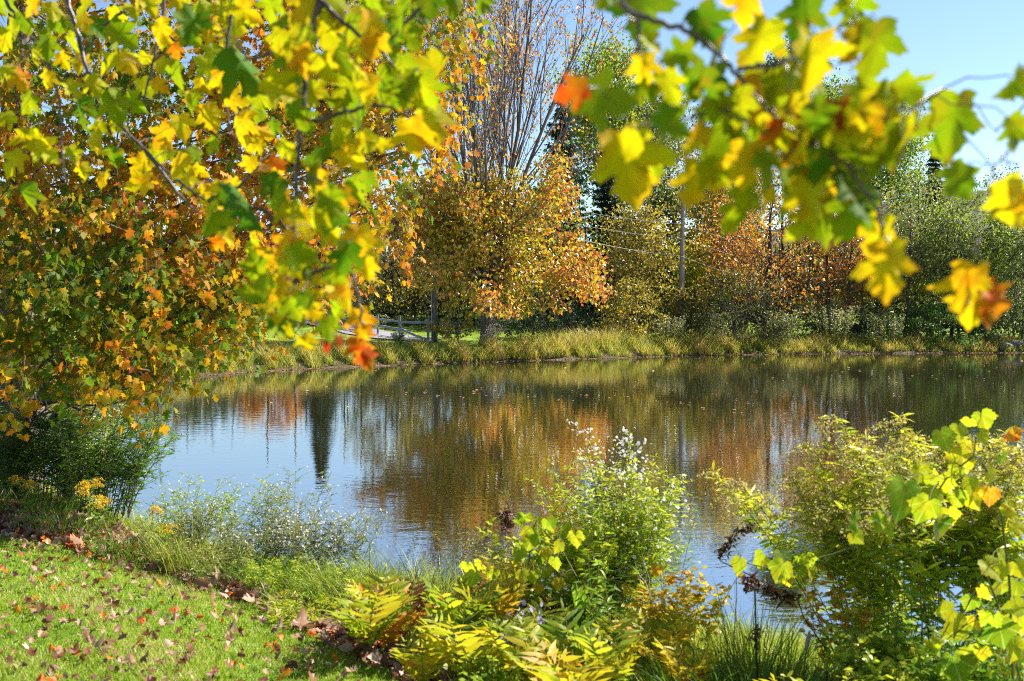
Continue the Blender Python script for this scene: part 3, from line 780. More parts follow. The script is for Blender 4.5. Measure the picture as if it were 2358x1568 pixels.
ct('maple_tree' if 1690 < 1950 else 'alder_tree', 'slim dark stemmed maple left of the twin trunks with thin rusty leaves', 'tree', 1690, 70, 470, 150, 'rust', 'egg', 640, 40, 50, 0.16, (0, .8), GT, seed=71, tr=.13, lean=-0.03)
ct('maple_tree' if 2085 < 1950 else 'alder_tree', 'slender dark trunked tree right of the hanging brown spotted leaf', 'tree', 2085, 66.5, 470, 130, 'grey', 'egg', 640, 40, 50, 0.16, (0, .8), GT, seed=72, tr=.13, lean=0.03)
ct('maple_tree' if 2190 < 1950 else 'alder_tree', 'crooked slim dark trunked tree close to the right edge', 'tree', 2190, 66, 500, 120, 'grey', 'egg', 640, 40, 50, 0.16, (0, .8), GT, seed=73, tr=.13, lean=-0.03)
ct('maple_tree' if 1950 < 1950 else 'alder_tree', 'thin straight dark trunk left of the brown spotted leaf', 'tree', 1950, 66, 480, 130, 'rust', 'egg', 640, 40, 50, 0.16, (0, .8), GT, seed=74, tr=.13, lean=0.03)
GS = 'shrubs at the foot of the far trees'
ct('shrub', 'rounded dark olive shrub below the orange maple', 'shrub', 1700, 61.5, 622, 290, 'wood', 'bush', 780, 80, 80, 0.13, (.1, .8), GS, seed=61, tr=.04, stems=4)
ct('shrub', 'gold leaved shrub right of the bare maple trunk', 'shrub', 1455, 60.5, 640, 190, 'gold', 'bush', 775, 50, 70, 0.13, (.15, .8), GS, seed=62, tr=.04, stems=4)
ct('shrub', 'yellow sapling close left of the bare maple trunk', 'shrub', 1045, 57.5, 690, 120, 'gold', 'bush', 775, 22, 45, 0.12, (.3, .8), GS, seed=63, tr=.03, stems=3)
ct('shrub', 'dusky green shrub under the slender trunks at right', 'shrub', 1960, 64.5, 690, 240, 'grey', 'bush', 790, 60, 80, 0.13, (0, .8), GS, seed=64, tr=.03, stems=5)
ct('shrub', 'dark green shrub below the hanging orange leaf', 'shrub', 2160, 64, 700, 240, 'green', 'bush', 790, 60, 80, 0.13, (0, .8), GS, seed=65, tr=.03, stems=5)
ct('shrub', 'blue green shrub beside the stones at the right edge', 'shrub', 2320, 64, 700, 200, 'grey', 'bush', 790, 60, 80, 0.13, (0, .5), GS, seed=66, tr=.03, stems=5)
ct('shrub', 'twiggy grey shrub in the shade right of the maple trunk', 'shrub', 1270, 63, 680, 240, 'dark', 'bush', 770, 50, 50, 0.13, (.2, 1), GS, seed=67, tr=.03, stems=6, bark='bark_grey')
ct('shrub', 'ruddy low shrub between the dark shrub and the twin trunks', 'shrub', 1585, 62, 660, 150, 'gold', 'bush', 780, 36, 70, 0.13, (0, .6), GS, seed=68, tr=.03, stems=5)

def woodland():
    """the far-off wood behind the trees one can tell apart, reads as one mass"""
    rng = np.random.default_rng(77)
    mb = MB()
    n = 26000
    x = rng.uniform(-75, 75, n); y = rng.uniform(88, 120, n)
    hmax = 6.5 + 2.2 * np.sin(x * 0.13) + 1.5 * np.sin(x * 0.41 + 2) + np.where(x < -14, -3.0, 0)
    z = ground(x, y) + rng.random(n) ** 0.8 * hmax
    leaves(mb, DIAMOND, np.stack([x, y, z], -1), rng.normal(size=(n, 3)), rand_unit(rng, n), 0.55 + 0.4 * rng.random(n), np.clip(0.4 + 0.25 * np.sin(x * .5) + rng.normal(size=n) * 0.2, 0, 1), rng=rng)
    for i in range(150):
        xx = rng.uniform(-70, 70); yy = rng.uniform(78, 110); p = gp(xx, yy)
        tube(mb, curve(p, p + [rng.normal() * .6, 0, 6 + 4 * rng.random()], 5, 0, .1, rng), np.linspace(0.12, 0.04, 5), 5, tone=0.05)
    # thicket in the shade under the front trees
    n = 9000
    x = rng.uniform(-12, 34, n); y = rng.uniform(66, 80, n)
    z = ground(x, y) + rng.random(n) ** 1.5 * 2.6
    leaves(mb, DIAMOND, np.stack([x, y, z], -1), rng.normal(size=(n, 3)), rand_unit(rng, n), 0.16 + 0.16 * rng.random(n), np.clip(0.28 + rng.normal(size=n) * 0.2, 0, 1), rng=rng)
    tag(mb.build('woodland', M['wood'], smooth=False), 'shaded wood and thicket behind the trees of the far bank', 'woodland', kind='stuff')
woodland()

# ------------------------------------------------------------------ far bank: grass, asters, fence, poles, wires, stones
def resample(path, step):
    path = np.asarray(path, float)
    d = np.concatenate([[0], np.cumsum(np.linalg.norm(np.diff(path, axis=0), axis=1))])
    s = np.arange(0, d[-1], step)
    return np.stack([np.interp(s, d, path[:, j]) for j in range(path.shape[1])], -1)

def shore_grass():
    rng = np.random.default_rng(88)
    path = np.concatenate([[(-16.5, 31)], np.array(FAR)])
    line = resample(path, 0.02)
    mb = MB()
    n = 46000
    i = rng.integers(0, len(line), n)
    tdir = nrm(np.gradient(line, axis=0))[i]; nd = np.stack([-tdir[:, 1], tdir[:, 0]], -1)
    off = 0.12 + rng.random(n) ** 1.4 * (1.8 + 0.9 * np.clip((line[i, 0] + 5) / 15, 0, 1.3))
    xy = line[i] + nd * off[:, None]
    cl = np.sin(xy[:, 0] * 2.1) * np.sin(xy[:, 0] * 0.83 + xy[:, 1] * 1.3 + 1) + 0.6 * np.sin(xy[:, 0] * 5.3 + xy[:, 1] * 3)
    keep = rng.random(n) < np.clip(0.62 + 0.5 * cl, 0.1, 1)
    xy, off, cl = xy[keep], off[keep], cl[keep]; n = len(xy)
    z = ground(xy[:, 0], xy[:, 1]) - 0.03
    base = np.concatenate([xy, z[:, None]], 1)
    h = 1.25 * (0.34 + 0.34 * np.clip(off, 0, 1.2) + 0.34 * np.clip(cl, -1, 1)) * (0.6 + 0.6 * rng.random(n)) * np.interp(xy[:, 0], [-16, -8, -5, 4, 10, 16, 30], [0.72, 0.8, 1.0, 1.1, 0.95, 0.72, 0.66])
    blades(mb, base, rng.normal(size=(n, 3)), np.clip(h, .15, 1.7), 0.022 + 0.016 * rng.random(n), 0.5 + 1.0 * rng.random(n), np.clip(0.54 + 0.26 * cl + 0.2 * rng.normal(size=n), 0, 1), 3, 0.1 + .25 * rng.random(n), rng)
    tag(mb.build('shore_grass', M['tallgrass']), 'tall yellowing grass along the far waterline', 'grass', kind='stuff')
    # pale line of drifted leaves on the water's edge
    mb = MB(); n = 2600
    i = rng.integers(0, len(line), n)
    tdir = nrm(np.gradient(line, axis=0))[i]; nd = np.stack([-tdir[:, 1], tdir[:, 0]], -1)
    xy = line[i] - nd * (rng.random((n, 1)) ** 2 * 0.35 - 0.16)
    far = rng.random(n) < 0.12
    xy[far] -= nd[far] * rng.random((far.sum(), 1)) ** 1.5 * 26
    a = rng.random(n) * 6.28
    leaves(mb, DIAMOND, np.concatenate([xy, 0.012 + .02 * rng.random((n, 1))], 1), np.stack([np.cos(a), np.sin(a), 0 * a], -1), rng.normal(size=(n, 3)) * 0.2 + [0, 0, 1], 0.08 + .08 * rng.random(n), rng.uniform(0.3, 0.94, n), rng=rng)
    tag(mb.build('floating_leaves', M['litter']), 'pale drift of fallen leaves floating along the far waterline', 'leaves', kind='stuff')
shore_grass()

def box(mb, p0, p1, hw, hh, jit=0.0, rng=RNG, tone=0.5, n=4):
    """slightly uneven squared beam from p0 to p1"""
    c = curve(p0, p1, n)
    d = nrm(c[-1] - c[0]); up = np.array([0, 0, 1.0]) if abs(d[2]) < 0.8 else np.array([0, 1.0, 0])
    x = nrm(np.cross(d, up)); y = np.cross(x, d)
    V = []
    for q in c:
        s = 1 + rng.normal() * jit
        o = rng.normal(size=3) * jit * hw
        V += [q + o + x * a * hw * s + y * bb * hh * s for a, bb in ((-1, -.7), (-.7, -1), (.7, -1), (1, -.7), (1, .7), (.7, 1), (-.7, 1), (-1, .7))]
    k = 8; i = np.arange(n - 1)[:, None] * k; j = np.arange(k)[None]
    f4 = np.stack([i + j, i + (j + 1) % k, i + k + (j + 1) % k, i + k + j], -1).reshape(-1, 4)
    V = np.array(V); b = (n - 1) * k
    V = np.concatenate([V, [c[0]], [c[-1]]])
    jj = np.arange(k)
    f3 = np.concatenate([np.stack([(jj + 1) % k, jj, np.full(k, n * k)], -1), np.stack([b + jj, b + (jj + 1) % k, np.full(k, n * k + 1)], -1)])
    mb.add(V, F3=f3, F4=f4)

def fence():
    rng = np.random.default_rng(9)
    posts = [(690, 84.0), (722, 79), (752, 74.5), (790, 70.5), (826, 67), (870, 64), (921, 61.3), (986, 59.2), (1055, 57.8)]
    root = empty('rail_fence', base_at(921, 61.3), 'weathered grey split rail fence beside the road left of the bare maple', 'fence')
    o = np.array(root.location)
    pp = [base_at(px, d) for px, d in posts]
    for q in pp:
        mb = MB(); box(mb, q - [0, 0, .2], q + [rng.normal() * .02, 0, 1.28 + 0.06 * rng.random()], 0.075, 0.075, 0.05, rng)
        mb.build('post', M['rail'], root, o, smooth=False)
    for i in range(len(pp) - 1):
        for h in (1.05, 0.58):
            a = pp[i] + [0, 0, h + rng.normal() * .03]; e = pp[i + 1] + [0, 0, h + rng.normal() * .03]
            if i == 6 and h < 0.8:      # the fallen rail, one end on the ground
                a = pp[i] + [0, -0.1, 0.60]; e = pp[i + 1] + [-0.1, -0.5, 0.08]
            mb = MB(); box(mb, a, e, 0.05, 0.065, 0.10, rng, n=6)
            mb.build('rail', M['rail'], root, o, smooth=False)
fence()

def poles():
    def pole(label, px0, d, top_px, top_py, r0):
        b = base_at(px0, d); t = P(top_px, top_py, d)
        root = empty('utility_pole', b, label, 'pole')
        mb = MB(); tube(mb, curve(b - [0, 0, .3], t, 8), np.linspace(r0, r0 * 0.68, 8), 12, cap=True)
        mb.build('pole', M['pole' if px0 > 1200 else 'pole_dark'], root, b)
        return root, b, t
    r1, b1, t1 = pole('grey pole with pale side tube beside the fence, half hidden by the gold maple', 1001, 58.6, 1009, 300, 0.155)
    mb = MB(); tube(mb, curve(b1 + [-0.17, -0.05, -.05], b1 + [-0.16, -0.05, 3.2], 4), 0.04, 6, cap=True); mb.build('side_tube', M['wire'], r1, b1)  # thin pale tube up the lower left side of the pole
    mb = MB(); tube(mb, curve(b1 + [0.9, 0.2, 0], b1 + (t1 - b1) * .62 + [0.16, 0, 0], 5), 0.012, 4); mb.build('guy_wire', M['wire'], r1, b1)
    r2, b2, t2 = pole('bare weathered pole rising from the trees at mid right', 1566, 63.2, 1574, 395, 0.15)
    mb = MB(); tube(mb, curve(b2 + [0.19, -0.03, 1.0], t2 + [0.135, -.03, -1.0], 5), 0.016, 4); mb.build('lit_rim_strip', M['wire'], r2, b2)  # added pale strip standing in for the pole's sunlit right rim
    W = [('upper thin power wire running right to the pole top', 1.0, 1.0, 0.009, 0.5), ('second thin power wire just below the pole top', .965, .975, 0.012, 0.5),
         ('middle wire crossing the pole below its top', .80, .70, 0.012, 0.5), ('thin wire crossing the pole at its middle', .74, .615, 0.012, 0.5), ('lowest and thickest cable crossing the pole', .70, .51, 0.022, 0.55)]
    for lab, f1, f2, r, sag in W:
        a = b1 + (t1 - b1) * f1 + [0.15, -0.16, -.1]; c = b2 + (t2 - b2) * f2 + [0, -0.17, -.1]
        e = c + (c - a) * 0.95 + [6, 4, -1.5]; e0 = a - (c - a) * 0.9 + [0, 0, 1.0]
        mb = MB(); tube(mb, np.concatenate([curve(e0, a, 12, sag)[:-1], curve(a, c, 14, sag)[:-1], curve(c, e, 14, sag)]), r, 4)
        tag(mb.build('overhead_wire', M['wire']), lab, 'wire', 'wires between the two poles')
poles()

def stones():
    rng = np.random.default_rng(3)
    for (px, d, s, lab) in ((2318, 62.0, 0.32, 'low grey stone at the waterline, left of two at the right edge'), (2352, 62.3, 0.5, 'larger grey stone at the waterline touching the right edge')):
        b = base_at(px, d)
        import bmesh
        bm = bmesh.new(); bmesh.ops.create_icosphere(bm, subdivisions=3, radius=1)
        me = bpy.data.meshes.new('boulder')
        for v in bm.verts:
            n = v.co.copy()
            k = 1 + 0.16 * math.sin(3.1 * n.x + s * 9) * math.cos(2.7 * n.y) + 0.12 * math.sin(5 * n.z + 4 * n.x)
            v.co = Vector((n.x * 1.5 * k, n.y * 1.1 * k, n.z * 0.75 * k)) * s
        bm.to_mesh(me); bm.free(); me.materials.append(M['rock'])
        o = bpy.data.objects.new('boulder', me); COL.objects.link(o); o.location = b + [0, 0, 0.1]
        tag(o, lab, 'stone')
stones()

# ------------------------------------------------------------------ herbs, ferns, vines and tufts
def herb(name, label, cat, b, n=8, h=1.0, spread=0.3, lean=(0, 0), T=LANCE, ls=0.06, lper=14, lstart=0.1, lmat='weed', tone=(.2, .8), branch=6, blen=0.3,
         flower=None, fmat='white', fper=10, fs=0.02, plume=0.0, seed=1, group=None, smat='stem', arch=0.35, sr=0.004, btop=0.4, ldroop=0.2, bl=6):
    rng = np.random.default_rng(seed)
    b = np.asarray(b, float)
    root = empty(name, b, label, cat, group)
    sm, lm, fm = MB(), MB(), MB()
    lp, ld, ends = [], [], []
    for i in range(n):
        a = rng.random() * 6.283
        o = np.array([math.cos(a), math.sin(a), 0]) * spread * math.sqrt(rng.random())
        p0 = b + o * 0.5
        hh = h * (0.72 + 0.33 * rng.random())
        t = np.linspace(0, 1, 8)
        dv = o * (0.9 / max(spread, .05)) * 0.35 + np.array([lean[0], lean[1], 0]) + rng.normal(size=3) * [0.10, 0.10, 0]
        p = p0 + hh * (np.array([0, 0, 1.0]) * (t - 0.12 * arch * t ** 3)[:, None] + dv * (t * 0.55 + arch * t ** 2.2)[:, None])
        p[:, 2] = np.maximum(p[:, 2], p0[2])
        tube(sm, p, np.linspace(sr, sr * .4, 8), 4)
        tips = [p[5:]]
        for k in range(lper):
            f = lstart + (1 - lstart) * (k + rng.random()) / lper
            q = np.array([np.interp(f, t, p[:, j]) for j in range(3)])
            az = k * 2.4 + rng.random()
            lp.append(q); ld.append([math.cos(az), math.sin(az), 0.35 - ldroop * 2 * rng.random()])
        for k in range(branch):
            f = btop + (1 - btop) * (k + rng.random()) / branch
            q = np.array([np.interp(f, t, p[:, j]) for j in range(3)])
            az = rng.random() * 6.283
            d = np.array([math.cos(az), math.sin(az), 0.75 + 0.3 * rng.random()])
            L = blen * (0.6 + .6 * rng.random()) * (1.15 - 0.6 * f)
            s = np.linspace(0, 1, 4)
            bp = q + nrm(d) * (L * s)[:, None] + np.array([0, 0, -0.25 * L]) * (s ** 2)[:, None]
            tube(sm, bp, np.linspace(sr * .5, sr * .25, 4), 3)
            tips.append(bp)
            for m in range(bl):
                ff = rng.random(); lp.append(np.array([np.interp(ff, s, bp[:, j]) for j in range(3)]))
                aa = rng.random() * 6.283; ld.append([math.cos(aa), math.sin(aa), 0.3])
        ends.append((p, tips))
    lp = np.array(lp); ld = np.array(ld); m = len(lp)
    zr = np.clip((lp[:, 2] - b[2]) / h, 0, 1)
    if m:
        leaves(lm, T, lp, ld + rng.normal(size=(m, 3)) * 0.3, rng.normal(size=(m, 3)) * 0.5 + [0, 0, 1], ls * (1.15 - 0.55 * zr) * (0.7 + .6 * rng.random(m)), np.clip(tone[0] + (tone[1] - tone[0]) * (0.5 * zr + 0.5 * rng.random(m)) , 0, 1), bend=0.1 + 0.25 * rng.random(m), rng=rng)
    if flower == 'daisy':
        fp = []
        for p, tips in ends:
            for q in tips:
                for _ in range(fper):
                    k = rng.integers(max(0, len(q) - 2), len(q)); fp.append(q[k] + rng.normal(size=3) * 0.025)
        fp = np.array(fp); k = len(fp)
        up = rng.normal(size=(k, 3)) * 0.7 + [0, -0.3, 0.8]; yd = rand_unit(rng, k); sz = fs * (0.7 + .6 * rng.random(k))
        leaves(fm, DAISY, fp, yd, up, sz, rng.random(k) * .7, rng=np.random.default_rng(1)); leaves(fm, DISC, fp, yd, up, sz, 1.0, rng=np.random.default_rng(1))
    if flower == 'plume':
        for p, tips in ends:
            d = nrm(p[-1] - p[-3]); hd = nrm(np.array([d[0], d[1], 0]) + rng.normal(size=3) * [.4, .4, 0])
            for c in range(9):
                s = np.linspace(0, 1, 6); f = c / 9
                q = p[-1] - d * plume * 0.75 * f
                az = rng.normal() * 1.3
                hh = np.array([hd[0] * math.cos(az) - hd[1] * math.sin(az), hd[0] * math.sin(az) + hd[1] * math.cos(az), 0])
                L = plume * (0.35 + 0.75 * (1 - abs(f - 0.35)))
                sp = q + hh * (L * s)[:, None] + np.array([0, 0, 1.0]) * (L * (0.55 * s - 0.75 * s ** 2))[:, None]
                tube(sm, sp, np.linspace(sr * .4, sr * .15, 6), 3)
                k = int(fper); ff = rng.random(k)
                fp = np.stack([np.interp(ff, s, sp[:, j]) for j in range(3)], -1) + rng.normal(size=(k, 3)) * fs * 0.6
                fp[:, 2] += fs * .5
                leaves(fm, DIAMOND, fp, rng.normal(size=(k, 3)) + [0, 0, 0.6], rand_unit(rng, k), fs * (0.6 + .8 * rng.random(k)), rng.random(k), rng=rng)
    sm.build('stems', M[smat], root, b); lm.build('foliage', M[lmat], root, b)
    if flower: fm.build('flowers', M[fmat], root, b)
    return root

def near(px, py, d):
    """plant base: ground under the pixel column px at forward distance d"""
    return base_at(px, d)

GA = 'white asters on the far bank'
for k, (px, d, top, w, lab) in enumerate([(1135, 55.2, 752, 40, 'white asters at the foot of the bare maple trunk'), (915, 55.5, 765, 40, 'white aster clump in front of the fence'),
        (1345, 58.3, 770, 60, 'white asters in the grass right of the maple trunk'), (1545, 60.5, 742, 110, 'broad white aster bank below the bare pole'),
        (1640, 61.0, 730, 110, 'pale seeding asters below the dark olive shrub'), (1790, 62.3, 730, 130, 'grey white asters below the twin trunks'),
        (1920, 63, 722, 120, 'pale asters under the orange sapling'), (1225, 54.6, 795, 20, 'single small white aster low by the water'), (2040, 63.5, 740, 120, 'dull pale asters below the brown spotted leaf')]):
    d = d - 1.3 if w > 50 else d; b = base_at(px, d); hh = max(0.3, float(P(px, top - (10 if w > 50 else 0), d)[2] - b[2])) * 1.1
    herb('aster_plant', lab, 'wildflower', b, n=max(8, int(w / 3)), h=hh, spread=w * 0.5 * d / F, T=DIAMOND, ls=0.10, lper=24, lmat='grey', tone=(.35, 1), branch=6, blen=0.35, flower='daisy', fper=4 if w < 50 else 1, fs=0.06 if w < 50 else 0.05, seed=100 + k, group=GA, sr=0.008, bl=5)

def fern(label, b, n=6, L=0.4, tone=0.5, seed=1, group='ferns on the near bank', lean=(0, 0), mat='fern'):
    rng = np.random.default_rng(seed)
    b = np.asarray(b, float)
    root = empty('fern', b, label, 'fern', group)
    sm, lm = MB(), MB()
    for i in range(n):
        a = i / n * 6.283 + rng.random() * 0.7
        d = np.array([math.cos(a) + lean[0], math.sin(a) + lean[1], 0])
        ln = L * (0.7 + .5 * rng.random())
        t = np.linspace(0, 1, 9); arch = 0.25 + 0.45 * rng.random()
        p = b + d * (ln * (0.25 * t + 0.55 * arch * t ** 2))[:, None] + np.array([0, 0, 1.0]) * (ln * (1.15 * t - 0.42 * arch * t ** 2.4))[:, None]
        tube(sm, p, np.linspace(0.0035, 0.001, 9), 4)
        k = 8; f = np.linspace(0.30, 0.99, k)
        q = np.stack([np.interp(f, t, p[:, j]) for j in range(3)], -1)
        ax = nrm(np.stack([np.interp(f, t, np.gradient(p[:, j])) for j in range(3)], -1))
        side = nrm(np.cross(ax, [0, 0, 1.0])); up = np.cross(side, ax)
        sz = ln * 0.42 * np.sin(np.pi * (0.2 + 0.78 * (f - .30) / .69)) ** 0.8 + 0.012
        ft = tone + rng.normal() * 0.12
        for sg in (-1, 1):
            leaves(lm, PINNA, q, side * sg + ax * 0.62 + up * 0.12 + rng.normal(size=(k, 3)) * 0.07, up + rng.normal(size=(k, 3)) * 0.2, sz, np.clip(ft + rng.normal(size=k) * 0.08, 0, 1), bend=0.15 + .2 * rng.random(k), fold=-0.2, rng=rng)
        leaves(lm, PINNA, q[-1:], ax[-1:], up[-1:], ln * .16, np.clip(ft, 0, 1), rng=rng)
    sm.build('stalks', M['stem'], root, b); lm.build('fronds', M[mat], root, b)
PINNA = fan_template(mirror([(0, 0), (0.06, 0.06), (0.09, 0.2), (0.075, 0.3), (0.10, 0.42), (0.08, 0.52), (0.085, 0.64), (0.055, 0.78), (0.03, 0.9), (0, 1)]), (0, 0.45))

def tuft(label, b, n=300, L=0.5, w=0.008, spread=0.25, tone=(.2, .7), arch=1.2, seed=1, group='grass tufts on the near bank', mat='tallgrass', name='grass_tuft', hd=None, lean=.35):
    rng = np.random.default_rng(seed)
    b = np.asarray(b, float)
    a = rng.random(n) * 6.283; r = np.sqrt(rng.random(n)) * spread
    xy = np.stack([b[0] + r * np.cos(a), b[1] + r * np.sin(a)], -1)
    base = np.concatenate([xy, (ground(xy[:, 0], xy[:, 1]) - 0.02)[:, None]], 1)
    hdv = np.stack([np.cos(a), np.sin(a), 0 * a], -1) + rng.normal(size=(n, 3)) * 0.6
    if hd is not None: hdv = hdv + np.array([*hd, 0])
    mb = MB()
    blades(mb, base, hdv, L * (0.5 + .6 * rng.random(n)), w * (0.7 + .6 * rng.random(n)), arch * (0.5 + rng.random(n)), np.clip(rng.uniform(tone[0], tone[1], n), 0, 1), 5, lean * rng.random(n), rng)
    o = mb.build(name, M[mat], None, b)
    tag(o, label, 'grass', group)

def vine(label, stem_pts, leaf_list, d0, seed, name='grape_vine', cat='vine', dj=0.25, ground_px=None, scale=1.0, mat='grape', T=GRAPE):
    """stem_pts: (px, py, d); leaf_list: (px, py, size px, tone): leaves hung off the vine by petioles"""
    rng = np.random.default_rng(seed)
    sp = np.concatenate([P(a, b_, c)[None] for a, b_, c in stem_pts])
    t = np.linspace(0, len(sp) - 1, 30); sp = np.stack([np.interp(t, np.arange(len(sp)), sp[:, j]) for j in range(3)], -1)
    b = sp[0].copy()
    root = empty(name, b, label, cat)
    sm, lm = MB(), MB()
    tube(sm, sp, np.linspace(0.006, 0.003, 30), 5)
    for (px, py, s, tn) in leaf_list:
        d = d0 + rng.uniform(-dj, dj)
        c = P(px, py, d); size = s * d / F * 1.0 * scale
        rot = rng.normal() * 0.5
        y = np.array([math.sin(rot), rng.normal() * 0.35, -math.cos(rot)])
        nml = np.array([rng.normal() * 0.45, -1.0, 0.35 + rng.normal() * 0.4])
        p0 = c - nrm(y) * size * 0.45
        leaves(lm, T, [p0], [y], [nml], size, tn + rng.normal() * .05, bend=0.25 * rng.random(), fold=0.25 * rng.normal(), rng=rng)
        k = np.argmin(np.linalg.norm(sp - p0, axis=1))
        tube(sm, curve(sp[k], p0, 6, -0.03, 0.006, rng), np.linspace(0.002, 0.0012, 6), 4)
    sm.build('stems', M['stem'], root, b); lm.build('foliage', M[mat], root, b)

# --- right hand bank
def rc(l): return [(1689 + x * .4127, 921 + y * .4127, s * .4127, t) for x, y, s, t in l]
def rp(l): return [(1689 + x * .4127, 921 + y * .4127, d) for x, y, d in l]
vine('grape vine with big pale yellow leaves climbing over the goldenrod at right', rp([(1560, 1560, 4.15), (1540, 1000, 4.2), (1480, 520, 4.2), (1360, 300, 4.15), (1200, 420, 4.15), (1080, 600, 4.2), (860, 700, 4.3)]),
     rc([(1400, 120, 130, .4), (1310, 130, 80, .45), (1260, 180, 100, .4), (1180, 230, 140, .35), (1280, 330, 185, .58), (1400, 210, 90, .5), (1040, 410, 110, .45), (1150, 480, 160, .4), (950, 560, 240, .36), (1060, 620, 170, .4),
         (820, 690, 130, .35), (870, 720, 100, .45), (690, 770, 90, .45), (1340, 560, 150, .58), (1430, 540, 110, .85), (1330, 480, 110, .5), (1450, 420, 100, .55), (1250, 560, 110, .35), (1550, 620, 110, .6), (1210, 650, 110, .5), (1150, 730, 170, .1), (1590, 720, 90, .65), (690, 690, 120, .15), (1100, 540, 120, .4), (1230, 400, 90, .4), (1560, 200, 110, .95), (1500, 330, 80, .3)]), 4.15, 1)
vine('low grape vine trailing left over the water with a few yellow leaves', rp([(720, 800, 5.2), (560, 860, 5.2), (480, 880, 5.2), (300, 950, 5.2), (150, 930, 5.2), (40, 900, 5.2)]),
     rc([(30, 930, 105, .4), (140, 870, 65, .45), (160, 920, 90, .42), (260, 960, 135, .38), (280, 900, 125, .15), (380, 930, 115, .45), (420, 900, 95, .35), (430, 960, 95, .5), (300, 1010, 90, .5)]), 5.2, 2)
vine('tangle of green and yellow vine leaves in the bottom right corner', rp([(1610, 1600, 4.2), (1560, 1400, 4.2), (1480, 1150, 4.3), (1400, 950, 4.3), (1290, 1180, 4.3), (1230, 1330, 4.2)]),
     rc([(1180, 1180, 110, .52), (1120, 1380, 110, .4), (1480, 1230, 120, .45), (1580, 1060, 110, .45), (1520, 960, 110, .5), (1300, 1400, 120, .52), (1590, 1480, 140, .52), (1500, 1430, 110, .4), (1240, 1290, 170, .45), (1320, 1140, 110, .4), (1450, 950, 150, .52), (1500, 1050, 150, .52), (1560, 1160, 120, .5), (1420, 1230, 130, .45), (1250, 1510, 200, .08), (1500, 1320, 200, .18), (1560, 1400, 150, .52), (1380, 1420, 100, .55), (1550, 1500, 120, .65), (1600, 1260, 120, .4), (1400, 1080, 90, .6), (1330, 1250, 90, .65), (1440, 1500, 140, .45), (1600, 950, 120, .52), (1500, 880, 90, .4), (1330, 1480, 110, .1)]), 4.25, 3)
GG = 'goldenrod on the right bank'
for k, (px, d, top, n, lean, lab) in enumerate([(2075, 5.7, 965, 6, (-.12, 0), 'seeding goldenrod with the tallest single plume, left of the grape leaves'), (2025, 5.9, 1070, 5, (-.34, 0), 'seeding goldenrod arching left over the pond'),
        (2165, 5.5, 1020, 5, (-.05, .05), 'seeding goldenrod behind the biggest grape leaf'), (2250, 5.6, 985, 6, (0, .1), 'seeding goldenrod behind the upper grape leaves'), (2345, 5.5, 945, 6, (.05, .1), 'seeding goldenrod at the right edge of the picture')]):
    b = base_at(px, d); hh = float(P(px, top, d)[2] - b[2])
    herb('goldenrod_plant', lab, 'wildflower', b, n=n * 2, h=hh, spread=0.36, lean=lean, ls=0.12, lper=44, lstart=.12, tone=(.15, 1.15), branch=13, blen=.26, flower='plume', fmat='seed', fper=40, fs=0.016, plume=0.22, seed=200 + k, group=GG, sr=0.0042, btop=.5, bl=9)
herb('rusty_weed', 'rusty orange leaved stalks left of the dark goldenrod stems', 'weed', base_at(1935, 5.6), n=7, h=.78, spread=.22, lean=(-.05, 0), T=OVAL, ls=.055, lper=26, lmat='fern', tone=(.55, 1), branch=7, blen=.25, seed=210, sr=.003, bl=4)
herb('green_weed', 'leafy green weed low at the foot of the dark goldenrod stems', 'weed', base_at(2060, 5.0), n=12, h=.55, spread=.42, T=OVAL, ls=.06, lper=22, lmat='weed', tone=(.1, .9), branch=6, blen=.2, seed=211, sr=.003, bl=4)
herb('green_weed', 'leafy green weed beneath the bottom right vine tangle', 'weed', base_at(2250, 4.7), n=14, h=.7, spread=.42, T=OVAL, ls=.07, lper=20, lmat='weed', tone=(.0, .6), branch=5, blen=.2, seed=212, sr=.003, bl=4)
herb('yellow_weed', 'yellowing leafy weed along the bottom edge below the open water', 'weed', base_at(1930, 4.5), n=12, h=.36, spread=.34, T=OVAL, ls=.06, lper=16, lmat='weed', tone=(.4, 1), branch=5, blen=.15, seed=213, sr=.003, bl=4)

for k, (px, d, h, n, sp, tone, lab) in enumerate([(2040, 6.2, .7, 12, .35, (.3, 1), 'bright yellow green weed under the leftmost goldenrod plumes'), (2120, 4.9, .42, 16, .5, (.3, 1), 'yellow green weed filling the ground left of the bottom right vine')]):
    herb('green_weed', lab, 'weed', base_at(px, d), n=n, h=h, spread=sp, T=OVAL, ls=.075, lper=26, lmat='weed', tone=tone, branch=8, blen=.24, seed=230 + k, sr=.003, bl=6)

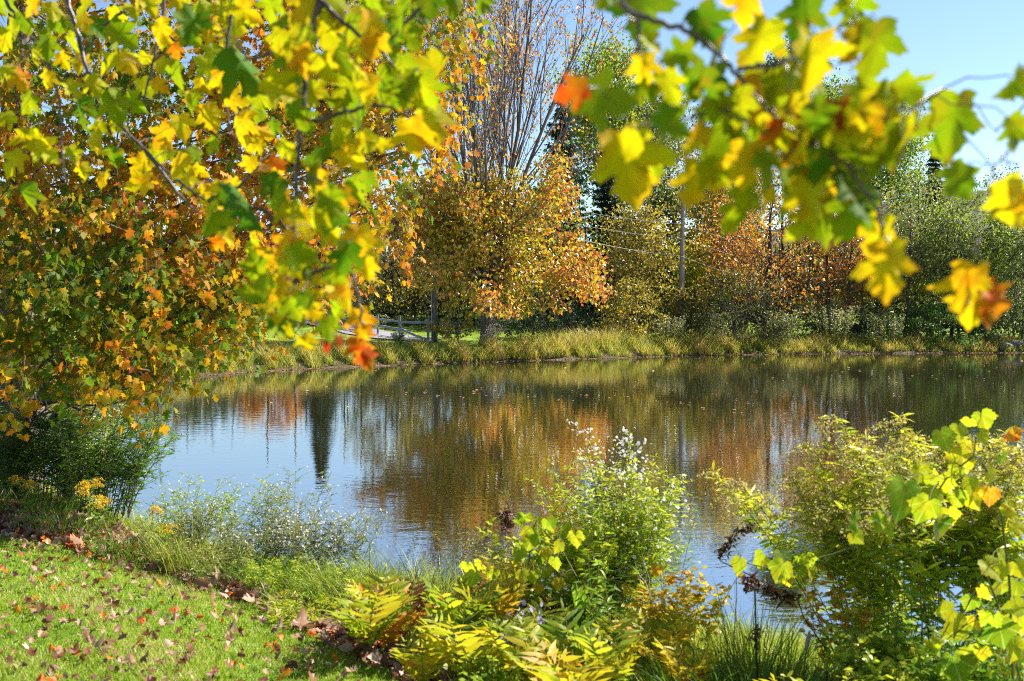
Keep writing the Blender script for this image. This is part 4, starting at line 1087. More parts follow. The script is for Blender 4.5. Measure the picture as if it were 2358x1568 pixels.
def dock(label, pts, d, seed, dens=150, size=0.02, stem_to=None):
    """dead brown stalk crusted with curled seeds"""
    rng = np.random.default_rng(seed)
    sp = np.concatenate([P(a, b_, d)[None] for a, b_ in pts])
    t = np.linspace(0, len(sp) - 1, 24); sp = np.stack([np.interp(t, np.arange(len(sp)), sp[:, j]) for j in range(3)], -1)
    b = np.array([sp[0, 0], sp[0, 1], float(ground(sp[0, 0], sp[0, 1]))])
    root = empty('dead_stalk', b, label, 'dead plant', 'dead brown stalks')
    sm, lm = MB(), MB()
    tube(sm, np.concatenate([b[None], sp]), np.concatenate([[0.004], np.linspace(0.004, 0.0015, 24)]), 4)
    f = 10 + rng.random(dens) * 13; q = np.stack([np.interp(f, np.arange(24), sp[:, j]) for j in range(3)], -1) + rng.normal(size=(dens, 3)) * size * .7
    leaves(lm, OVAL, q, rng.normal(size=(dens, 3)), rand_unit(rng, dens), size * (0.7 + .9 * rng.random(dens)), rng.random(dens), bend=1.2 * rng.random(dens), fold=.6 * rng.normal(size=dens), rng=rng)
    sm.build('stem', M['deadbrown'], root, b); lm.build('seeds', M['deadbrown'], root, b)
dock('dead brown dock stalk leaning over the water with curled seeds', [(1742, 1480), (1738, 1330), (1655, 1290), (1672, 1262), (1700, 1225), (1748, 1210)], 5.6, 1, 150)
dock('curled brown dead fern arching over the water under the trailing vine', [(1905, 1500), (1850, 1420), (1835, 1375), (1800, 1375), (1755, 1350), (1715, 1335)], 5.3, 2, 190, .026)
dock('dark brown seed spike behind the yellow vine leaves left of the tall aster', [(1165, 1300), (1166, 1260), (1163, 1225), (1168, 1195), (1172, 1170)], 8.3, 3, 110, .035)
dock('short black brown dead stalk in the grass by the open water', [(1745, 1540), (1742, 1500), (1738, 1470), (1745, 1450)], 5.2, 4, 60, .018)

def dry_stems(label, lines, d, seed, r=0.004):
    root_b = base_at(lines[0][0], d); rng = np.random.default_rng(seed)
    for k, (x0, y0, x1, y1) in enumerate(lines):
        mb = MB(); a = P(x0, y0, d); e = P(x1, y1, d + rng.normal() * .1)
        b = np.array([a[0], a[1], float(ground(a[0], a[1])) - .02])
        tube(mb, np.concatenate([b[None], curve(a, e, 7, 0, .008, rng)]), np.concatenate([[r], np.linspace(r, r * .5, 7)]), 5)
        tag(mb.build('dry_stem', M['drystem'], None, b), label[k], 'stem', 'pale dry stems on the near bank')
dry_stems(['pale dry stem leaning left at the right foot of the tall aster', 'second dry stem leaning left beside the tall aster, the steeper one', 'straight pale stem rising from the grass left of the open water', 'forked pale stem upright before the open water', 'long thin stem slanting left out over the water'],
          [(1530, 1460, 1462, 1290), (1522, 1440, 1478, 1275), (1735, 1500, 1735, 1350), (1762, 1530, 1768, 1440), (1690, 1480, 1700, 1270)], 5.9, 4)
def cattail():
    b = base_at(1855, 5.4); root = empty('cattail', b, 'pale pinkish cattail spike in front of the open water', 'reed')
    mb = MB(); t = P(1864, 1452, 5.4); m = P(1856, 1500, 5.4)
    tube(mb, curve(b, m, 4), 0.004, 5); mb.build('stem', M['stem'], root, b)
    mb = MB(); tube(mb, curve(m, t, 5), [0.004, .012, .013, .011, .004], 8, cap=True); mb.build('spike', M['drystem'], root, b)
cattail()

# --- middle of the near bank
herb('aster_plant', 'tall bushy aster with lilac white flowers standing before the water in the middle', 'wildflower', base_at(1425, 6.6), n=26, h=1.2, spread=.38, ls=.085, lper=46, lstart=.08, tone=(.15, 1), branch=16, blen=.34, flower='daisy', fmat='white', fper=1, fs=.019, seed=301, sr=.004, btop=.3, bl=9)
herb('aster_plant', 'taller flowering aster spray rising above the bushy aster', 'wildflower', base_at(1435, 6.8), n=4, h=1.46, spread=.1, lean=(.02, 0), ls=.06, lper=26, lstart=.3, tone=(.2, .9), branch=9, blen=.2, flower='daisy', fper=6, fs=.02, seed=302, sr=.004, btop=.72, bl=4)
herb('aster_plant', 'leafy aster stem right of the bushy aster', 'wildflower', base_at(1530, 6.4), n=4, h=1.15, spread=.14, ls=.05, lper=26, lstart=.2, tone=(.2, .9), branch=8, blen=.24, flower='daisy', fper=1, fs=.024, seed=303, sr=.003, btop=.5, bl=5)
def mc(l): return [(786 + x / 3, 1046 + y / 3, s / 3, t) for x, y, s, t in l]
vine('yellow green vine leaves heaped left of the tall aster', [(1180, 1480, 6.1), (1210, 1350, 6.1), (1230, 1200, 6.1), (1290, 1260, 6.1), (1340, 1350, 6.0), (1330, 1470, 6.0)],
     mc([(1260, 460, 140, .35), (1270, 540, 90, .5), (1370, 500, 120, .55), (1440, 490, 110, .5), (1350, 580, 130, .4), (1550, 540, 110, .4), (1620, 590, 120, .45), (1380, 690, 100, .35), (1450, 620, 100, .4), (1620, 660, 130, .15), (1570, 740, 130, .15), (1370, 740, 100, .3),
         (880, 800, 130, .4), (950, 780, 110, .45), (840, 910, 120, .2), (910, 860, 110, .4), (1620, 1000, 170, .2), (1350, 1060, 120, .15), (1570, 1210, 130, .15), (1190, 930, 90, .2), (1250, 840, 100, .5), (1430, 830, 100, .55), (1500, 900, 90, .6), (1300, 780, 90, .6), (1360, 930, 80, .7), (1960, 940, 90, .7), (2180, 810, 90, .8), (2280, 870, 70, .9), (2020, 830, 70, .75), (1300, 620, 110, .4), (1240, 700, 100, .35), (1420, 560, 100, .55), (1490, 640, 100, .5), (1330, 850, 110, .45), (1200, 790, 90, .6), (1130, 860, 90, .4), (1040, 830, 100, .45), (1480, 760, 100, .4), (1420, 700, 90, .6)]), 6.05, 4, name='vine', dj=.3)
ferns = [(842, 1385, 5.8, .34, .45, 'yellow fern at the left end of the fern bank'), (870, 1350, 6.2, .32, .55, 'gold fern just above the left end of the fern bank'), (1066, 1400, 5.9, .36, .38, 'bright upright yellow green fern below the sedge'),
         (1120, 1398, 6.0, .36, .6, 'gold fern left of the shaded hollow under the aster'), (1060, 1470, 5.3, .34, .5, 'wide yellow fern low in the middle of the bank'), (1170, 1460, 5.4, .30, .5, 'yellow fern beside the lilac asters'),
         (1220, 1440, 5.6, .32, .42, 'green yellow fern right of the lilac asters'), (1255, 1490, 5.1, .30, .6, 'gold fern below the shaded hollow'), (1335, 1490, 5.1, .34, .42, 'spreading yellow fern below the tall aster'),
         (1405, 1470, 5.2, .32, .5, 'yellow fern right below the tall aster stems'), (1320, 1530, 4.8, .30, .72, 'amber fern on the bottom edge of the picture'), (970, 1490, 5.2, .26, .5, 'small yellow fern next to the lawn corner'),
         (1525, 1440, 5.6, .30, .68, 'amber fern among the dry stems'), (1590, 1480, 5.2, .28, .75, 'tawny fern left of the bluish grass'), (1830, 1530, 4.6, .26, .55, 'yellow fern on the bottom edge near the cattail')]
for k, (px, py, d, L, tn, lab) in enumerate(ferns):
    fern(lab, base_at(px, d), 7, L * 1.2, max(.2, tn - .1), 400 + k)
for k, (px, d, L, lab) in enumerate([(935, 6.3, .34, 'withered red brown fern in the shade under the sedge'), (890, 5.9, .30, 'rust red withered fern at the edge of the lawn'), (1150, 7.4, .42, 'upright orange fern by the water left of the vine leaves'), (1250, 6.4, .32, 'dead dark fern in the shaded hollow under the vine')]):
    fern(lab, base_at(px, d), 7, L, (.97, .9, .88, 1.0)[k], 430 + k, 'withered ferns on the near bank')
herb('aster_plant', 'low lilac asters among the ferns', 'wildflower', base_at(1185, 5.6), n=6, h=.34, spread=.2, ls=.05, lper=12, tone=(.1, .7), branch=4, blen=.12, flower='daisy', fmat='lilac', fper=4, fs=.028, seed=305, btop=.6, sr=.003)
herb('yellow_weed', 'yellow green leafy weed heaped between the vine leaves and the bushy aster', 'weed', base_at(1290, 6.5), n=20, h=.85, spread=.45, T=OVAL, ls=.075, lper=24, lmat='weed', tone=(.35, 1), branch=8, blen=.2, seed=310, sr=.003, bl=6)
herb('yellow_weed', 'amber and yellow leafy weed at the right foot of the bushy aster', 'weed', base_at(1560, 6.0), n=18, h=.55, spread=.4, T=OVAL, ls=.065, lper=20, lmat='fern', tone=(.2, .95), branch=6, blen=.2, seed=311, sr=.003, bl=5)
herb('yellow_weed', 'low amber weed among the ferns left of the vine leaves', 'weed', base_at(1090, 6.2), n=18, h=.4, spread=.5, T=OVAL, ls=.06, lper=18, lmat='fern', tone=(.2, 1), branch=5, blen=.16, seed=312, sr=.003, bl=5)
herb('green_weed', 'leafy green stalks in front of the tall aster', 'weed', base_at(1390, 5.9), n=8, h=.8, spread=.2, T=LANCE, ls=.11, lper=26, tone=(.0, .8), branch=0, seed=306, sr=.004)
herb('green_weed', 'low green leaves between the yellow ferns', 'weed', base_at(1130, 5.0), n=16, h=.25, spread=.5, T=OVAL, ls=.05, lper=14, tone=(.1, .8), branch=3, blen=.1, seed=307, sr=.002)
herb('green_weed', 'patch of small leaves right of the lawn corner', 'weed', base_at(1400, 4.7), n=18, h=.24, spread=.6, T=OVAL, ls=.05, lper=14, tone=(.2, .9), branch=3, blen=.1, seed=308, sr=.002)
herb('grey_weed', 'wispy pale green weed at the water behind the sedge', 'weed', base_at(1080, 8.6), n=8, h=.62, spread=.25, ls=.04, lper=16, lmat='grey', tone=(.2, 1), branch=8, blen=.2, seed=309, sr=.003)
tuft('arching sedge tuft at the water left of the vine leaves', base_at(950, 7.6), 700, .62, .010, .6, (.1, .6), 1.5, 1)
tuft('second sedge tuft closer to the lawn and darker', base_at(1010, 6.9), 500, .5, .009, .4, (0, .5), 1.5, 2)
tuft('blue green grass along the bottom edge under the ferns', base_at(1500, 4.6), 600, .36, .008, .5, (0, .35), 1.2, 3, mat='grass')
tuft('green grass at the bottom edge left of the cattail', base_at(1760, 4.9), 700, .42, .008, .45, (0, .5), 1.0, 4, mat='grass')
tuft('upright rushes before the open water', base_at(1745, 5.7), 160, .62, .008, .28, (.1, .7), .5, 5)
tuft('bright grass on the bottom edge below the yellow fern', base_at(1090, 4.6), 400, .26, .007, .45, (.3, .8), 1.2, 6, mat='grass')

# --- left part of the near bank
GB = 'bushes on the left of the near bank'
for k, (px, d, top, n, sp, tone, lab, lean) in enumerate([(60, 12.5, 925, 30, 1.1, (0, .35), 'dark willow bush in the shade under the near maple at the left edge', (0, 0)), (215, 12.2, 935, 26, .8, (0, .42), 'willow bush beside the water with thin twigs reaching right', (.22, 0)), (190, 13.6, 915, 14, .6, (.4, 1), 'brighter green bush lit behind the dark willow', (0, 0))]):
    b = base_at(px, d); hh = float(P(px, top, d)[2] - b[2])
    herb('willow_bush', lab, 'bush', b, n=int(n * 1.7), h=hh, spread=sp, lean=lean, ls=.11, lper=36, lstart=.1, lmat='weed', tone=tone, branch=10, blen=.55, seed=500 + k, group=GB, sr=.007, btop=.25, bl=9, smat='twig')
GW = 'flowering weeds on the left of the near bank'
for k, (px, d, top, n, sp, fper, lab) in enumerate([(430, 9.9, 1105, 14, .45, 1, 'leafy aster bush right behind the goldenrod flowers'), (560, 9.7, 1100, 12, .45, 2, 'airy twiggy aster bush with its upper sprays over the water'), (640, 9.4, 1075, 10, .35, 2, 'tallest airy aster spray against the blue water'),
        (590, 8.9, 1190, 16, .45, 4, 'low pale aster bush thick with white fluff'), (700, 8.8, 1175, 14, .4, 5, 'white flowering aster bush at the water right of the fluff'), (780, 8.9, 1190, 9, .3, 3, 'small aster at the right end of the white asters'), (400, 9.3, 1165, 12, .5, 1, 'low pale green weed in front of the aster bush')]):
    b = base_at(px, d); hh = float(P(px, top, d)[2] - b[2])
    herb('aster_plant', lab, 'wildflower', b, n=n, h=hh, spread=sp, lean=(.08, .05), ls=.06, lper=24, lmat='weed' if k < 2 else 'grey', tone=(.0, .9), branch=12, blen=.32, flower='daisy', fper=max(1, fper // 2), fs=.016, seed=520 + k, group=GW, sr=.003, btop=.3, bl=9)
for k, (px, d, top, lab) in enumerate([(200, 9.2, 1108, 'yellow goldenrod in bloom, left of the two tall ones'), (266, 9.1, 1092, 'tallest yellow goldenrod in bloom beside the willow bush'), (350, 8.9, 1165, 'short yellow goldenrod in bloom in front of the aster bush'), (62, 10.8, 1075, 'dim goldenrod in the shade at the left edge')]):
    b = base_at(px, d); hh = float(P(px, top, d)[2] - b[2])
    herb('goldenrod_plant', lab, 'wildflower', b, n=2 if k else 3, h=hh, spread=.07, ls=.11, lper=18, tone=(.1, .7), branch=0, flower='plume', fmat='goldflower', fper=44, fs=.011, plume=.10, seed=540 + k, group='yellow goldenrod on the left bank', sr=.0045)
for k, (px, d, h, n, sp, mt, tn, lab) in enumerate([(380, 8.7, .28, 16, .4, 'grey', (.2, 1), 'grey green weed at the foot of the goldenrod flowers'), (520, 8.3, .34, 18, .45, 'grey', (.3, 1), 'pale feathery weed in front of the white asters'), (640, 7.9, .32, 18, .45, 'weed', (.2, .9), 'fresh green weed between leaf drift and white asters'),
        (760, 7.4, .34, 18, .45, 'weed', (.1, .8), 'leafy green weed left of the sedge'), (860, 7.3, .30, 14, .4, 'grey', (.3, 1), 'pale weed at the foot of the sedge'), (700, 6.9, .18, 18, .5, 'weed', (.3, 1), 'low yellow green weed at the lawn edge left of the ferns')]):
    herb('green_weed', lab, 'weed', base_at(px, d), n=n, h=h, spread=sp, ls=.055, lper=18, lmat=mt, tone=tn, branch=7, blen=.14, seed=560 + k, sr=.002, bl=6)
tuft('tall pale grass tuft with long fanned stems left of the white asters', base_at(440, 8.8), 420, .6, .007, .35, (.15, .7), .9, 11)
tuft('fine bright grass tuft between lawn and white asters', base_at(560, 8.5), 600, .42, .006, .5, (.1, .6), 1.3, 12, mat='grass')
tuft('green grass tuft below the white asters', base_at(690, 8.3), 600, .42, .008, .5, (.1, .6), 1.5, 13, mat='grass')
tuft('grass tuft at the right end of the white asters', base_at(800, 7.9), 450, .5, .008, .4, (.1, .7), 1.5, 14)
tuft('fine green grass tuft beside the leaf drift under the goldenrod', base_at(140, 10.0), 500, .4, .006, .4, (.1, .6), 1.2, 15, mat='grass')
tuft('grass tuft in front of the goldenrod flowers', base_at(320, 9.3), 500, .34, .006, .45, (.1, .6), 1.3, 16, mat='grass')
tuft('dark grass tuft under the willow bush at the left edge', base_at(30, 11.2), 500, .5, .007, .6, (.0, .5), 1.2, 17, mat='grass')
tuft('grass tuft between the fine tuft and the sedge', base_at(740, 7.5), 400, .32, .007, .45, (.2, .7), 1.4, 18, mat='grass')

# ------------------------------------------------------------------ lawn and fallen leaves
LAWN_EDGE = np.array([(-300, 1120), (0, 1165), (180, 1215), (330, 1262), (480, 1315), (570, 1350), (690, 1400), (800, 1460), (900, 1510), (1010, 1580), (1150, 1660)], float)
def lawn_side(xy):
    """pixel rows below the lawn edge (positive on the mown lawn)"""
    x, y = xy[:, 0], xy[:, 1]; z = ground(x, y)
    dy = y * math.cos(PITCH) - (z - CAMZ) * math.sin(PITCH)
    dz = y * math.sin(PITCH) + (z - CAMZ) * math.cos(PITCH)
    px = 1179 + F * x / dy; py = 784 - F * dz / dy
    return px, py - np.interp(px, LAWN_EDGE[:, 0], LAWN_EDGE[:, 1])

def lawn():
    rng = np.random.default_rng(600)
    n = 230000
    y = 3.6 + rng.random(n) ** 1.5 * 9; x = rng.uniform(-0.66, 0.30, n) * y
    xy = np.stack([x, y], -1)
    px, s = lawn_side(xy)
    sd = pond_sd(x, y)
    keep = (sd > 0.5) & ((s > -25) | (rng.random(n) < 0.35))
    xy, s, sd = xy[keep], s[keep], sd[keep]; n = len(xy)
    base = np.concatenate([xy, (ground(xy[:, 0], xy[:, 1]) - 0.005)[:, None]], 1)
    patch = np.sin(xy[:, 0] * 2.2 + 1.3 * np.sin(xy[:, 1] * 1.7)) * np.sin(xy[:, 1] * 2.9 + xy[:, 0]) + 0.6 * np.sin(xy[:, 0] * 7 + xy[:, 1] * 5)
    rough = np.clip(-s / 40, 0, 1)
    L = (0.035 + 0.025 * rng.random(n)) * (1 + 0.25 * patch) + rough * (0.06 + 0.14 * rng.random(n))
    tn = np.clip(0.55 + 0.16 * patch + 0.16 * rng.normal(size=n) + (rng.random(n) < .10) * .4 + .12, 0, 1)
    mb = MB()
    blades(mb, base, rng.normal(size=(n, 3)), L, 0.0042 + 0.0025 * rng.random(n), 0.9 * rng.random(n), tn, 2, 0.25 + 0.5 * rng.random(n), rng)
    tag(mb.build('lawn_grass', M['grass']), 'short mown grass of the lawn in the lower left', 'grass', kind='stuff')
    # rough grass over the rest of the bank
    n = 42000
    y = 3.8 + rng.random(n) * 11; x = rng.uniform(-0.6, 0.62, n) * y
    xy = np.stack([x, y], -1); px, s = lawn_side(xy); sd = pond_sd(x, y)
    keep = (sd > 0.15) & (s < -14)
    xy = xy[keep]; n = len(xy)
    base = np.concatenate([xy, (ground(xy[:, 0], xy[:, 1]) - 0.01)[:, None]], 1)
    mb = MB()
    pt = np.sin(xy[:, 0] * 3.1 + np.sin(xy[:, 1] * 2.3)) * np.sin(xy[:, 1] * 3.7 + 0.7 * xy[:, 0]) + .5 * np.sin(xy[:, 0] * 8 + xy[:, 1] * 6)
    blades(mb, base, rng.normal(size=(n, 3)), (0.11 + 0.2 * rng.random(n) ** 1.5) * np.clip(1 + .55 * pt, .35, 1.8), 0.006 + .004 * rng.random(n), 0.4 + 1.2 * rng.random(n), np.clip(.46 + .22 * pt + .24 * rng.normal(size=n), 0, 1), 4, .2 + .3 * rng.random(n), rng)
    tag(mb.build('bank_grass', M['weed']), 'rough green grass covering the slope down to the pond', 'grass', kind='stuff')
    # drift of leaves along the edge of the lawn
    mb = MB(); n = 90000
    y = 4.5 + rng.random(n) * 8; x = rng.uniform(-0.62, 0.0, n) * y
    xy = np.stack([x, y], -1); px, s = lawn_side(xy)
    dens = np.exp(-((s - 14) / np.interp(px, [0, 180, 320, 600, 900], [36, 32, 20, 20, 34])) ** 2) * np.interp(px, [-200, 0, 150, 230, 300, 340, 420, 560, 600, 700, 900, 1000], [1, 1, .95, .4, .12, .6, .75, .55, .15, .12, .2, .15])
    dens = dens * np.clip(0.75 + 0.6 * np.sin(px * .055) * np.sin(px * 0.021 + 1), .1, 1.3)
    dens += 0.015
    small = 1 - 0.45 * (s > 60)
    keep = (rng.random(n) < dens) & (s > -40)
    xy = xy[keep]; small = small[keep]; n = len(xy)
    pos = np.concatenate([xy, (ground(xy[:, 0], xy[:, 1]) + 0.03 + 0.04 * rng.random(n))[:, None]], 1)
    a = rng.random(n) * 6.283
    leaves(mb, MAPLE_MID, pos, np.stack([np.cos(a), np.sin(a), rng.normal(size=n) * .4], -1), rng.normal(size=(n, 3)) * .6 + [0, 0, 1], (0.065 + .05 * rng.random(n)) * small, np.where(rng.random(n) < .06, .97, rng.random(n) * .93), bend=rng.normal(size=n) * .5, fold=rng.normal(size=n) * .7, rng=rng)
    tag(mb.build('leaf_litter', M['litter']), 'drift of dry fallen leaves along the edge of the lawn', 'leaves', kind='stuff')
    print('litter', n)
lawn()

def fallen():
    rng = np.random.default_rng(611)
    kinds = [('fall_tan', 'pale tan curled maple leaf fallen on the lawn'), ('fall_brown', 'dark brown curled maple leaf fallen on the lawn'), ('fall_orange', 'bright orange maple leaf fallen on the lawn')]
    protos = []
    for k, (mt, lab) in enumerate(kinds):
        for v in range(4):
            mb = MB()
            leaves(mb, MAPLE_FINE, [[0, -0.045, 0.012]], [[0, 1, rng.normal() * .15]], [[rng.normal() * .3, rng.normal() * .3, 1]], 0.10, 0.15 + .23 * v, bend=rng.normal() * .7, fold=rng.normal() * .9, curl=(.6 + .9 * rng.random()) * rng.choice([-1, 1]), rng=rng)
            tube(mb, curve([0, -.045, .012], [rng.normal() * .01, -.10, .02], 4), .0012, 4)
            o = mb.build('fallen_leaf', M[mt]); tag(o, lab, 'leaf', lab.replace('leaf', 'leaves'))
            protos.append(o)
    used = set(); placed = 0
    while placed < 250:
        y = 4.3 + rng.random() ** 1.3 * 6.5; x = rng.uniform(-.60, 0.02) * y
        xy = np.array([[x, y]]); px, s = lawn_side(xy)
        if s[0] < 8 or px[0] < -30: continue
        if rng.random() > 0.35 + 0.65 * math.sin(x * 1.9 + y) ** 2 * math.sin(y * 2.7 - x) ** 2 + .25: continue
        kk = rng.choice(3, p=[.5, .33, .17]) * 4 + rng.integers(4)
        src = protos[kk]
        if kk in used:
            o = src.copy(); COL.objects.link(o)
        else:
            o = src; used.add(kk)
        o.location = (x, y, float(ground(x, y)) + 0.035 + .015 * rng.random())
        o.rotation_euler = (rng.normal() * .35, rng.normal() * .35, rng.random() * 6.283)
        s = 0.42 + .38 * rng.random(); o.scale = (s, s, s)
        placed += 1
    for k, o in enumerate(protos):
        if k not in used: bpy.data.objects.remove(o)
fallen()

# ------------------------------------------------------------------ overhanging maple boughs in the foreground
def bough(label, stems, leaf_list, d0, seed, dj=0.22, twig_r=0.006, real=None):
    """stems: lists of (px, py, d) with the thick end first; leaves: (px, py, size px, tone[, rot[, tilt]])"""
    rng = np.random.default_rng(seed)
    sm, lm = MB(), MB(); pm = sm
    allp = []
    for si, st in enumerate(stems):
        sp = np.concatenate([P(a, b_, c)[None] for a, b_, c in st])
        t = np.linspace(0, len(sp) - 1, 8 * len(sp)); i = np.arange(len(sp))
        q = np.stack([np.interp(t, i, sp[:, j]) for j in range(3)], -1)
        k = np.ones(5) / 5
        q = np.stack([np.convolve(np.pad(q[:, j], 2, mode='edge'), k, 'valid') for j in range(3)], -1)
        q = q + rng.normal(size=q.shape) * 0.0015
        r = twig_r * (1 if si == 0 else 0.7)
        tube(sm, q, np.linspace(r, r * 0.35, len(q)), 7)
        for m in range(3, len(q), 5):       # buds and leaf scars
            tube(sm, [q[m], q[m] + rng.normal(size=3) * 0.004 + nrm(q[m] - q[m - 1]) * .006], [0.0025, 0.001], 5)
        allp.append(q)
    b = allp[0][0].copy()
    root = empty('maple_branch', b, label, 'branch', 'overhanging maple branches')
    allq = np.concatenate(allp)
    for it in leaf_list:
        px, py, s, tn = it[:4]
        d = d0 + rng.uniform(-dj, dj)
        size = s * d / F
        rot = it[4] if len(it) > 4 else rng.normal() * 0.6
        tilt = it[5] if len(it) > 5 else None
        y = np.array([math.sin(rot), rng.normal() * 0.35 if tilt is None else tilt, -math.cos(rot)])
        nml = np.array([rng.normal() * 0.5, -1.0, rng.normal() * 0.5 + .3]) if tilt is None else np.array([0.05, -1, .15])
        c = P(px, py, d); p0 = c - nrm(y) * size * 0.45
        leaves(lm, MAPLE_FINE, [p0], [y], [nml], size * 1.05, np.clip(max(tn, .16) + rng.normal() * .04, 0, 1), bend=0.1 + 0.45 * rng.random(), fold=0.45 * rng.normal(), curl=rng.normal() * .35, rng=rng)
        k = np.argmin(np.linalg.norm(allq - p0, axis=1)); L = np.linalg.norm(allq[k] - p0)
        tube(pm, curve(allq[k], p0, 7, -0.12 * L, 0.004, rng), np.linspace(0.0016 if L > .12 else .0011, 0.0009, 7), 5)
    sm.build('twig', M['twig'], root, b); lm.build('leaves', M['maple_fg'], root, b)

# right bough
right = [(2022, 110, 138, .42, 0.05, .1), (1845, 43, 108, .22, -.2, .2), (1965, 20, 100, .38, .1), (1722, 15, 95, .62), (1750, 100, 125, .48), (1630, 62, 115, .12), (1862, 143, 108, .1), (2090, 215, 120, .48, 1.0), (2205, 290, 155, .36, .05, .1),
         (2335, 200, 80, .38, -.9), (2349, 295, 75, .38), (2330, 465, 115, .62), (2212, 415, 90, .36), (1680, 300, 170, .38), (1805, 205, 120, .45), (1922, 258, 90, .95), (2022, 250, 140, .42), (2095, 300, 95, .6), (1955, 310, 100, .62), (1940, 365, 130, .25),
         (1805, 320, 110, .86), (1698, 390, 85, .68), (1722, 448, 80, .42), (1805, 430, 140, .42), (1872, 458, 120, .58), (1972, 450, 130, .18), (2055, 385, 125, .3), (2072, 335, 120, .28), (1600, 315, 85, .62), (1600, 190, 100, .25),
         (1446, 383, 178, .64, .25, .05), (1386, 222, 140, .34, 1.5), (1318, 210, 80, .92, -1.3), (1480, 160, 80, .72), (1476, 213, 70, .28), (1543, 200, 85, .45), (1545, 285, 95, .3), (1480, 20, 140, .16, 0.0), (1395, -8, 70, .3), (2048, 622, 140, .66, .1, .1),
         (2015, 540, 100, .66), (1960, 500, 120, .3), (1890, 490, 110, .32), (1640, 240, 90, .42), (1740, 195, 100, .44), (1700, 240, 90, .48), (1880, 300, 90, .6), (1850, 360, 90, .8), (1990, 300, 80, .64), (1770, 370, 100, .3), (1850, 520, 80, .5), (2010, 370, 80, .5), (1650, 395, 90, .55), (1900, 210, 90, .42), (1560, 130, 80, .3), (1500, 100, 60, .6)]
rr_ = np.random.default_rng(43)
for _ in range(34):
    right.append((rr_.normal(1860, 130), rr_.normal(340, 85), rr_.uniform(70, 125), rr_.choice([.15, .3, .4, .45, .5, .6, .7])))
bough('right hand maple branch, dark twig across the blue sky, broad yellow green leaves', [[(1250, -260, 1.75), (1340, -90, 1.65), (1430, 15, 1.55), (1490, 42, 1.5), (1575, 66, 1.5), (1630, 100, 1.5), (1690, 160, 1.48), (1740, 225, 1.46), (1790, 275, 1.45), (1860, 330, 1.45), (1940, 370, 1.45), (2005, 402, 1.45)],
        [(1470, 40, 1.5), (1470, 90, 1.5), (1465, 125, 1.5)], [(1690, 160, 1.48), (1800, 150, 1.5), (1900, 70, 1.55), (1990, 50, 1.55)], [(1940, 370, 1.45), (2020, 480, 1.45), (2040, 560, 1.45)], [(1740, 225, 1.46), (1660, 260, 1.46), (1560, 270, 1.47), (1450, 300, 1.47)], [(1860, 330, 1.45), (2000, 290, 1.47), (2100, 250, 1.5)]],
      right, 1.5, 1, dj=.12, twig_r=.0055)
bough('thin maple twig from the right edge with one curled orange leaf hanging low', [[(2700, 60, 1.5), (2500, 150, 1.5), (2400, 210, 1.5), (2345, 255, 1.5), (2285, 303, 1.5)], [(2500, 150, 1.5), (2330, 330, 1.45), (2250, 450, 1.4), (2243, 585, 1.38)]],
      [(2240, 665, 125, .74, 0.0, .2), (2290, 700, 110, .9, .9, .3), (2250, 715, 85, .74, -.1, .1), (2340, 195, 78, .38, -.8), (2352, 300, 80, .36, .3), (2325, 462, 100, .62, .1), (2360, 455, 100, .66, -.3), (2200, 285, 150, .36, .05, .1), (2205, 410, 85, .38, -.5)], 1.45, 2, dj=.08, twig_r=.003)
def lc(l): return [(x * .48, y * .48, s * .48, *r) for x, y, s, *r in l]
left = lc([(60, 170, 140, .55), (90, 370, 115, .78), (120, 490, 115, .5), (30, 30, 100, .4), (240, 150, 120, .35), (300, 110, 90, .35), (460, 130, 120, .25), (560, 90, 115, .55), (590, 170, 150, .3), (760, 150, 140, .64), (910, 170, 120, .42), (840, 240, 85, .84), (1130, 90, 190, .5), (1180, 60, 130, .58),
           (1010, 330, 150, .58), (1060, 400, 130, .66), (1230, 480, 165, .42), (1150, 590, 165, .66), (1010, 560, 135, .7), (1260, 630, 95, .7), (870, 600, 135, .66), (780, 660, 135, .72), (620, 290, 110, .6), (690, 290, 95, .6), (770, 310, 85, .6), (840, 360, 135, .3), (770, 410, 85, .68),
           (540, 500, 165, .45), (640, 490, 125, .4), (380, 530, 175, .15), (520, 310, 125, .52), (350, 430, 105, .6), (390, 310, 105, .6), (300, 290, 85, .62), (150, 680, 165, .6), (60, 770, 135, .56), (100, 930, 135, .3), (210, 720, 145, .58), (390, 820, 85, .62), (430, 680, 105, .48), (540, 760, 125, .25), (490, 850, 95, .64),
           (670, 800, 125, .66), (670, 880, 115, .66), (760, 890, 115, .82), (740, 750, 105, .55), (850, 790, 135, .6), (930, 740, 95, .4), (900, 870, 105, .6), (980, 920, 85, .64), (1060, 890, 105, .66), (1120, 890, 85, .64), (1200, 800, 105, .66), (1290, 780, 115, .82), (1330, 850, 85, .74), (1340, 950, 115, .74), (1020, 980, 115, .62),
           (1090, 1140, 115, .66), (1220, 1100, 95, .68), (1210, 1180, 105, .42), (1040, 1170, 85, .74), (650, 60, 110, .6), (400, 30, 110, .55), (250, 40, 100, .5), (150, 250, 110, .55), (700, 420, 100, .5), (930, 480, 90, .6), (450, 400, 110, .55), (1000, 130, 110, .6), (720, 40, 110, .62), (960, 40, 120, .5), (340, 200, 100, .5), (220, 380, 90, .62), (1080, 250, 110, .6), (1120, 480, 110, .62), (980, 420, 100, .6), (20, 330, 100, .5), (470, 620, 90, .62), (1100, 20, 110, .56), (860, 20, 100, .62), (560, 590, 90, .5), (1230, 700, 90, .6), (800, 740, 90, .62), (960, 820, 80, .64), (30, 560, 90, .55), (1020, 700, 90, .4), (350, 740, 90, .55)])
rng_ = np.random.default_rng(42)
